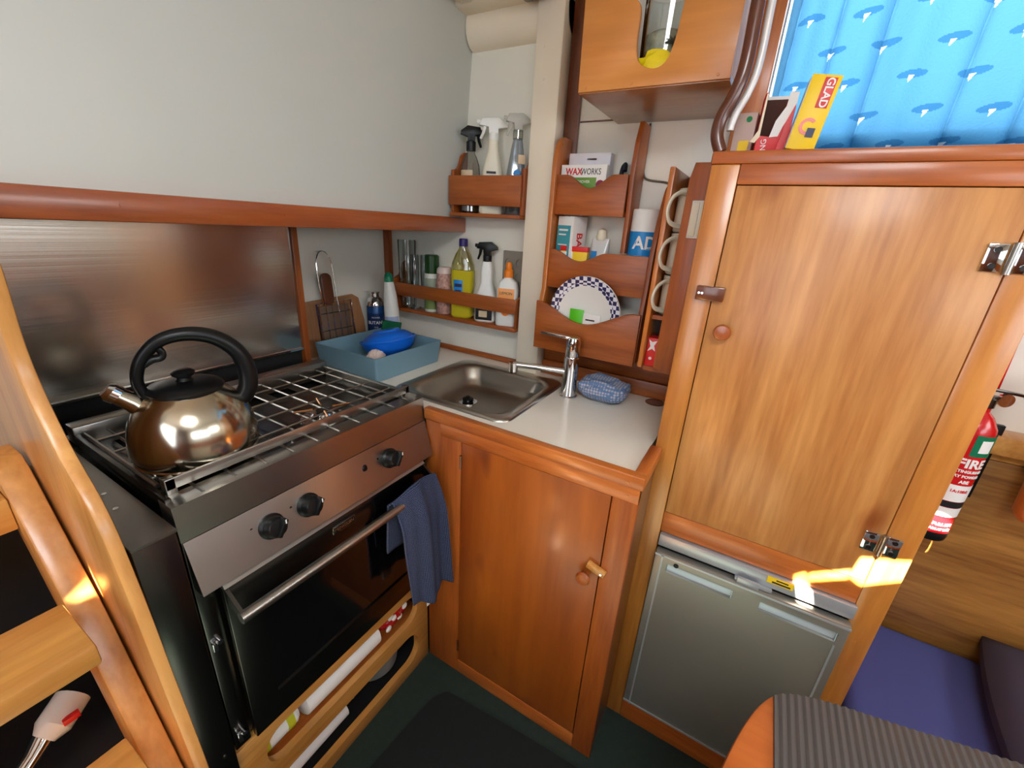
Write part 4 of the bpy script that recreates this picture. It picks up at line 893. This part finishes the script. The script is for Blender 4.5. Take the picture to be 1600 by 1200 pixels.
for v in b.verts:
    n_ = v.co; k = 1+.18*math.sin(9*n_.x+6*n_.z)+.1*math.sin(13*n_.y); v.co = Vector((1.050+.012*n_.x, .225+.025*n_.y*k+.035*n_.z*-.4, 1.725+.032*n_.z*k))
single('tissue_wad', b, mat('white_wrap', (226, 222, 208), .6, bump=.5, bscale=80), 'crumpled white wrapper beside the jar in the high plywood box', 'wrapper')

# glossy curved grab post
pts = spline([(.972, .124, 1.532), (.972, .136, 1.560), (.972, .134, 1.590), (.972, .120, 1.625), (.972, .112, 1.67), (.972, .113, 1.76), (.972, .114, 1.90), (.972, .112, 2.055)], 8)
t = thing('grab_post', 'glossy dark wooden grab post curving down to the cupboard top corner', 'post', (.972, .12, 1.531))
b = NB(); tube(b, pts, .0115, 14); part('post', b, mat('dark_varnish', (84, 40, 20), .28, coat=.4), t, True)
b = NB(); tube(b, [p + Vector((.003, -.021, 0)) for p in pts[10:]], .0065, 12); part('steel_strip', b, mat('pale_strip', (206, 202, 200), .35, .2), t, True)

# boxes on top of the cupboard
ZT = 1.5305
t = thing('seasoning_box', 'narrow pinkish-grey carton with green dot, leftmost on the cupboard top', 'box', (1.045, .094, ZT), CM-.1)
b = NB(); box(b, (-.018, -.022, 0), (.018, .022, .075), .001); part('carton', b, mat('pink_grey_card', (196, 168, 156), .5), t)
b = NB(); lathe(b, [(.005, 0), (.005, .001), (0, .001)], n=14, M=Matrix.Translation((.005, -.022, .064)) @ Matrix.Rotation(PI/2, 4, 'X')); part('green_dot', b, mat('dot_green', (0, 120, 60), .4), t)
b = NB(); box(b, (-.006, -.0228, .004), (.012, -.0218, .028), 0); part('yellow_panel', b, YEL, t)
t = thing('foil_box', 'open red carton with torn dark opening and white flap on cupboard top', 'box', (1.03, .048, ZT), CM+.12)
fr = NB(); box(fr, (-.026, -.025, 0), (.026, .025, .100), .001); hole = NB(); prism(hole, [(-.022, .102), (-.024, .06), (-.022, .032), (-.006, .030), (.0, .05), (.010, .075), (.014, .102)], 'y', -.04, -.006); hole2 = bx((-.0245, -.0235, .028), (.0245, .0235, .12))
part('carton', cut(fr, [hole, hole2]), REDL, t)
b = NB(); box(b, (-.024, .0195, .029), (.024, .023, .099), 0); box(b, (-.0243, -.020, .029), (-.0225, .0195, .099), 0); part('shaded_lining', b, mat('shade_card', (74, 40, 30), .8), t)  # dark lining added; shade inside the opening is put into its colour
b = NB(); box(b, (-.025, .0255, .085), (.025, .0265, .106), 0); part('back_flap', b, PAPER, t)
b = NB(); prism(b, [(.012, .099), (.026, .099), (.026, .078), (.012, .045), (.008, .030), (-.006, .029), (-.001, .055), (.011, .078)], 'y', -.0265, -.0252); part('flap', b, PAPER, t)
b = NB(); prism(b, [(-.0245, .098), (-.026, .04), (-.036, .022), (-.028, .020), (-.0215, .03), (-.022, .098)], 'y', -.0268, -.0256); part('side_flap', b, mat('cream_card', (226, 208, 178), .5), t)
b = NB(); prism(b, [(.008, .0), (.0255, 0), (.0255, .082), (.016, .055)], 'y', -.0278, -.0266); part('red_panel', b, REDL, t)
part('lettering', text_bm('ING', .013, Matrix.Translation((-.012, -.0256, .015)) @ Matrix.Rotation(PI/2, 4, 'X') @ Matrix.Rotation(PI/2+.1, 4, 'Z'), .0003), PAPER, t)
t = thing('wrap_box', 'tall yellow cling wrap carton leaning right on the cupboard top', 'box', (1.0, .0, ZT), M=Matrix.Translation((1.0, .0, ZT+.003)) @ Matrix.Rotation(CM+.1, 4, 'Z') @ Matrix.Rotation(.13, 4, 'Y'))
b = NB(); box(b, (-.022, -.022, 0), (.022, .022, .112), .001); part('carton', b, YEL, t)
b = NB(); box(b, (-.0228, -.0205, .002), (-.0218, .0205, .110), 0); part('side_panel', b, mat('silver_blue_print', (190, 204, 216), .3), t)
lg = NB(); box(lg, (-.002, -.0232, .064), (.016, -.0222, .108), .0004); 
lt = part('logo_patch', lg, mat('logo_pink', (206, 60, 60), .4), t)
part('lettering', text_bm('GLAD', .0165, Matrix.Translation((.0075, -.0236, .086)) @ Matrix.Rotation(PI/2, 4, 'X') @ Matrix.Rotation(-PI/2, 4, 'Z'), .0003, bold=.0003), PAPER, lt)
b = NB()
ring = [(.013*math.cos(a), .013*math.sin(a)) for a in [PI*.25 + k*PI*1.5/14 for k in range(15)]] + [(.008*math.cos(a), .008*math.sin(a)) for a in [PI*.25 + k*PI*1.5/14 for k in range(14, -1, -1)]]
prism(b, [(x*1.0-.001, z+.036) for x, z in ring], 'y', -.0230, -.0222); part('ring_mark', b, mat('logo_rose', (226, 128, 120), .4), t)
b = NB(); box(b, (.000, -.0236, .020), (.012, -.0228, .034), 0); part('label_patch', b, NAVYP, t)

# ================================================================== CURTAIN
CB = mat('curtain_blue', (20, 120, 190), .9); CD = mat('curtain_dark', (20, 84, 140), .9); CW = mat('curtain_white', (235, 242, 248), .9)
def clothmat(m, c, tr, tcol):
    nt_ = m.node_tree; bs = nt_.nodes['Principled BSDF']; out = nt_.nodes['Material Output']
    t_ = nt_.nodes.new('ShaderNodeBsdfTranslucent'); t_.inputs[0].default_value = lin(tcol); mx = nt_.nodes.new('ShaderNodeMixShader'); mx.inputs[0].default_value = tr
    nz = nt_.nodes.new('ShaderNodeTexNoise'); nz.inputs['Scale'].default_value = 220; nz.inputs['Detail'].default_value = 2
    bp = nt_.nodes.new('ShaderNodeBump'); bp.inputs['Strength'].default_value = .5; bp.inputs['Distance'].default_value = .002
    tc_ = nt_.nodes.new('ShaderNodeTexCoord'); nt_.links.new(tc_.outputs['Object'], nz.inputs['Vector']); nt_.links.new(nz.outputs['Fac'], bp.inputs['Height'])
    nt_.links.new(bp.outputs[0], t_.inputs['Normal']); nt_.links.new(bp.outputs[0], bs.inputs['Normal'])
    nt_.links.new(bs.outputs[0], mx.inputs[1]); nt_.links.new(t_.outputs[0], mx.inputs[2]); nt_.links.new(mx.outputs[0], out.inputs[0])
clothmat(CB, 0, .74, (118, 184, 224)); clothmat(CD, 0, .70, (80, 150, 200)); clothmat(CW, 0, .88, (248, 250, 252))
b = NB(); NYc, NZc = 640, 270; y0, y1, z0, z1 = .078, -.78, 1.548, 2.03
def fold(y): return 1.267 + .024*(1-abs(math.sin(y*30+.5+.7*math.sin(y*17)))**.45) + .004*math.sin(y*83+2*math.sin(y*11)) - .004*abs(math.sin(y*13))
rows = []
for j in range(NZc+1):
    z = z0+(z1-z0)*j/NZc
    rows.append([b.verts.new((fold(y0+(y1-y0)*i/NYc + .02*(z-1.55)) + .004*math.sin(z*9), y0+(y1-y0)*i/NYc, z)) for i in range(NYc+1)])
boats = []
k = 0
for rr_ in range(8):
    for cc in range(11):
        boats.append((.04 - .098*cc - (.049 if rr_ % 2 else 0) + random.uniform(-.006, .006), 1.572 + .060*rr_ + random.uniform(-.006, .006)))
def patt(y, z, cand):
    for by, bz in cand:
        dy, dz = -(y-by), z-bz
        if abs(dy) < .04 and abs(dz) < .03:
            if 0 <= dz < .013 and abs(dy + .002 - dz*.25) < .005*(dz/.013)+.0003: return 1
            if ((dy-.002)/.024)**2 + ((dz-.015 - .12*dy)/.0075)**2 < 1: return 2
    return 0
for j in range(NZc):
    zz = z0+(z1-z0)*j/NZc; cand = [q for q in boats if abs(q[1]-zz) < .035]
    for i in range(NYc):
        f = b.faces.new((rows[j][i], rows[j][i+1], rows[j+1][i+1], rows[j+1][i]))
        c = f.calc_center_median(); f.material_index = patt(c.y, c.z, cand)
t = single('curtain', b, [CB, CW, CD], 'translucent blue curtain with small white sailing boats over the window', 'curtain', angle=180)
b = NB(); cyl(b, (1.279, .084, 2.035), (1.279, -1.0, 2.035), .006, 10); struct('trim_14', b, W_DARK)

# ================================================================== SALOON SIDE, RIGHT
b = NB(); box(b, (1.255, -1.39, .38), (1.275, -.364, .955), .003); SETB = b
b = NB(); box(b, (1.235, -1.39, .975), (1.298, -.364, 1.018), .004); box(b, (1.262, -1.39, .955), (1.298, -.364, .975)); SETL = b
b = NB(); tube(b, [(1.190, -.605, .862), (1.190, -.605, .867), (1.190, -.604, .880), (1.190, -.590, 1.16)], [.025, .036, .043, .043], 24); single('rounded_post', b, W_FR, 'rounded orange-brown wooden arm end at right edge above the settee', 'post')
# settee base + cushion + pillow
b = NB(); box(b, (.72, -1.39, 0), (1.253, -.364, .335), .003); t = thing('settee', 'varnished wooden settee with wide-grained backboard beyond the tall cupboard', 'settee', (1.0, -.87, 0))
part('seat_base', b, W_FRX, t, True); part('backboard', SETB, W_SET, t, True); part('ledge', SETL, W_LIGHT, t, True)
b = NB(); box(b, (.715, -1.38, .336), (1.252, -.366, .445), .03, 4)
for v in b.verts:
    if v.co.z > .40: v.co.z += .006*math.sin(v.co.x*9)*math.sin(v.co.y*7)
single('seat_cushion', b, NAVYC, 'large flat blue seat cushion on the settee behind the table', 'cushion')
b = NB(); bmesh.ops.create_cube(b, size=2); bmesh.ops.subdivide_edges(b, edges=b.edges[:], cuts=10, use_grid_fill=True)
M = Matrix.Translation((1.025, -.838, .510)) @ Matrix.Rotation(-.16, 4, 'Z') @ Matrix.Rotation(-.06, 4, 'X')
for v in b.verts:
    x, y, z = v.co; e = (1-abs(x)**4)*(1-abs(y)**4)
    v.co = M @ Vector((.21*x*(1-.05*y*y), .23*y*(1-.05*x*x), .012*z + .045*z*max(e, 0)))
single('scatter_cushion', b, GREYC, 'dark grey-purple scatter cushion lying on the blue seat cushion', 'cushion', angle=80)
# extinguisher
EX, EY = 1.200, -.452
t = thing('fire_extinguisher', 'small red fire extinguisher with printed bands on the backboard past the cupboard', 'fire extinguisher', (EX, EY, .768), -PI*.60+.62)
b = NB(); lathe(b, [(.028, 0), (.035, .004), (.037, .012), (.037, .255), (.034, .275), (.022, .298), (.012, .308), (.012, .318)], n=36); part('cylinder', b, REDP, t)
b = NB(); lathe(b, [(.030, -.001), (.0365, .001), (.038, .008), (.038, .020), (.0372, .022)], n=36, cap=False); part('foot_ring', b, BLACK, t)
b = NB(); lathe(b, [(.012, .316), (.015, .318), (.015, .336), (.010, .340)], n=20); box(b, (-.045, -.006, .336), (.018, .006, .342), .002); box(b, (-.05, -.006, .350), (.015, .006, .356), .002, M=Matrix.Rotation(.12, 4, 'Y')); vl = part('valve', b, STEEL_D, t)
b = NB(); lathe(b, [(.014, -.004), (.014, .004), (0, .0045)], n=20, M=Matrix.Translation((.030, 0, .335)) @ Matrix.Rotation(PI/2, 4, 'X')); part('gauge', b, CHROME, vl)
b = label_band(.037, .216, .264, -.35, 1.3); gp = part('green_panel', b, mat('safety_green', (0, 110, 74), .4), t)
b = label_band(.0374, .226, .254, -.05, .55); part('tick_print', b, PAPER, gp)
b = label_band(.037, .106, .146, -1.5, 1.5); part('white_band', b, PAPER, t)
b = label_band(.037, .090, .105, -1.5, 1.5); part('black_band', b, INK, t)
b = label_band(.037, .066, .089, -1.5, 1.5); part('white_band', b, PAPER, t)
def exl(s, size, z, m_=PAPER, bold=.0003): part('lettering', text_bm(s, size, Matrix.Translation((0, -.0374, z)) @ Matrix.Rotation(PI/2, 4, 'X'), .0003, wrap=.0376, bold=bold), m_, t)
exl('FIRE', .028, .198, bold=.0009); exl('EXTINGUISHER', .0085, .180); exl('DRY POWDER', .0085, .168); exl('ABE', .010, .155); exl('1A:10B:E', .009, .132, REDL); exl('PULL PIN', .009, .045); exl('AIM AT BASE', .007, .032)
b = NB(); box(b, (1.242, -.515, .86), (1.254, -.455, 1.04), .002); single('extinguisher_bracket', b, BLACK, 'black wall bracket holding the red fire extinguisher', 'bracket')
t = thing('fire_blanket', 'flat red fire blanket pouch hanging behind the fire extinguisher', 'fire blanket', (1.285, -.47, 1.10))
b = NB(); M = Matrix.Translation((1.287, -.453, 1.10)) @ Matrix.Rotation(-.04, 4, 'X'); box(b, (-.010, -.040, 0), (.010, .04, .28), .003, M=M); part('pouch', b, REDP, t, True)
part('lettering', text_bm('FIRE BLANKET', .018, M @ frame((-.0106, -.012, .14), (0, 0, -1), (0, -1, 0), (-1, 0, 0)), .0003), PAPER, t, True)

# ================================================================== TABLE, bottom right
outl = [(.20, -.085), (.33, -.083), (.42, -.088), (.475, -.100), (.54, -.120), (.59, -.142), (.625, -.170), (.648, -.225), (.668, -.32), (.69, -.42), (.715, -.56), (.74, -.85)]
sp_ = [(p.x, p.y) for p in spline([(x, y, 0) for x, y in outl], 5)]
t = thing('saloon_table', 'orange-brown wooden saloon table end with a rounded corner', 'table', (.45, -.45, 0))
b = NB(); prism(b, sp_ + [(.20, -.85)], 'z', .690, .718, .006); part('tabletop', b, wood('table_wood', (206, 116, 56), (182, 92, 38), 'y', scale=.6), t, True)
b = NB(); cyl(b, (.42, -.5, 0), (.42, -.5, .690), .035, 20); part('pedestal', b, STEEL, t, True)
b = NB(); lathe(b, [(.12, 0), (.12, .008), (.05, .02), (.036, .03)], (.42, -.5, 0), 28); part('base_plate', b, STEEL, t, True)
def xmax(y):
    for (xa, ya), (xb, yb) in zip(sp_[:-1], sp_[1:]):
        if yb <= y <= ya and xa > .5 or (yb <= y <= ya and xb > .5): return xa + (xb-xa)*(ya-y)/max(ya-yb, 1e-6)
    return .7
b = NB(); ys = [-.158 - .0021*i for i in range(310)]; prev = None
for i, y in enumerate(ys):
    zt_ = .7212 + .0026*(.5+.5*math.cos(i*2*PI/5)); xm = xmax(y) - .006
    col = [b.verts.new(p) for p in ((.22, y, .7186), (.22, y, zt_), (xm, y, zt_), (xm, y, .7186))]
    if prev:
        for a in range(4): b.faces.new((prev[a], prev[(a+1) % 4], col[(a+1) % 4], col[a]))
    else: b.faces.new(col)
    prev = col
b.faces.new(prev[::-1])
single('table_mat', b, mat('grey_ribbed_rubber', (78, 72, 70), .8), 'dark grey ribbed non-slip mat covering the wooden table', 'mat', angle=20)

# ================================================================== FLOOR MAT
b = NB(); pts = spline([(.72, .50, 0), (.70, .575, 0), (.60, .60, 0), (.30, .62, 0), (.10, .60, 0), (.05, .3, 0), (.05, -.1, 0), (.40, -.15, 0), (.70, -.12, 0), (.745, .1, 0)], 6, closed=True)
prism(b, [(p.x, p.y) for p in pts], 'z', .0005, .008, .002); single('floor_mat', b, MATG, 'very dark rounded mat on the green carpet in front of the sink', 'mat')

# ================================================================== LADDER, bottom left
t = thing('companionway_ladder', 'varnished wooden ladder with thick treads at the lower left', 'ladder', (-.15, .6, 0))
def incl(y, z): return (y, z)
def stile(x0, x1):
    b = NB(); prism(b, [(.405, 0), (.655, .511), (.775, .77), (.925, .985), (.945, 1.0), (1.00, 1.0), (.87, .77), (.745, .511), (.50, 0)], 'x', x0, x1, .004); part('side_rail', b, W_PALE, t, True)
stile(.088, .124); stile(-.52, -.484)
for z, y in ((.948, .70), (.858, .60), (.632, .535), (.40, .44), (.19, .36)):
    if z > .9: b = NB(); box(b, (-.484, .90, .90), (.0875, .99, .955), .003); part('top_step', b, W_LIGHT, t, True); continue
    b = NB(); box(b, (-.484, y+.018, z-.032), (.0878 if y < .53 else .080, y+.135, z), .004); part('tread', b, W_LIGHT, t, True)
b = NB(); box(b, (-.484, 1.16, .02), (.126, 1.18, .88)); box(b, (.1255, 1.0, .02), (.1275, 1.16, .88)); struct('wall_engine', b, HOLE)  # near-black boards standing in for the darkness behind the ladder
t = thing('flashlight', 'white and chrome torch with red marking in the dark behind the ladder', 'torch', (.05, .93, .40))
b = NB(); tube(b, [(-.05, .88, .445), (-.0, .91, .465), (.02, .925, .475)], [.014, .014, .018], 16); part('chrome_barrel', b, CHROME, t, True)
b = NB(); tube(b, [(.02, .925, .475), (.035, .93, .482), (.072, .955, .495)], [.018, .028, .028], 18); part('head', b, WPL, t, True)
b = NB(); box(b, (.045, .905, .488), (.068, .915, .500), .001, M=None); part('red_mark', b, REDL, t, True)
b = NB(); box(b, (-.48, .80, .40), (.123, 1.15, .412)); single('engine_shelf', b, HOLE, 'shelf under the torch, blackened to imitate the shade behind the ladder', 'shelf')

# ================================================================== TOWEL ON OVEN HANDLE
t = thing('tea_towel', 'navy waffle tea towel with white flecks hung over the oven handle', 'towel', (.69, .64, .34))
b = NB(); NU, NV = 60, 60
rows = []
for j in range(NV+1):
    v = j/NV; row = []
    for i in range(NU+1):
        u = i/NU
        # v: 0 back bottom, .25 bar top, 1 front bottom
        wtop, wbot = .150, .150
        if v < .25:
            s = (.25-v)/.25; y = .655 + .012*s; z = .742 - .16*s
            x = .600 + u*wtop
        else:
            s = (v-.25)/.75
            y = .640 - .028*math.sin(min(s*5, PI/2)) - .012*s; z = .744 - .335*s - .02*u*s
            ctr = .678 + .022*s; x = ctr + (u-.5)*(wtop + (wbot-wtop)*math.sin(s*PI*.6))
            z += .018*math.sin(u*PI*.9)*(1-s)
        k = min(1, abs(v-.25)*3)
        y += (.010*math.sin(u*9+.9) + .0035*math.sin(u*21+v*3))*(.45+.55*k)*(1 if v > .25 else .3)
        y = min(y, .668)
        if v > .25: z += .012*math.sin(u*9+1)*s
        row.append(b.verts.new((x, y, z)))
    rows.append(row)
uvl = b.loops.layers.uv.new('UVMap')
for j in range(NV):
    for i in range(NU):
        f = b.faces.new((rows[j][i], rows[j][i+1], rows[j+1][i+1], rows[j+1][i]))
        for lp, (a, c) in zip(f.loops, ((i, j), (i+1, j), (i+1, j+1), (i, j+1))): lp[uvl].uv = (a/NU*.17, c/NV*.5)
tw = part('cloth', b, dotty('navy_waffle', (24, 33, 58), (84, 94, 124), 260, vec='UV', thr=.24), t, True, angle=180)
md = tw.modifiers.new('thick', 'SOLIDIFY'); md.thickness = .005; md.offset = 0
b = NB(); box(b, (.672, .602, .376), (.706, .6045, .398), .0005); part('care_tag', b, PAPER, t, True)
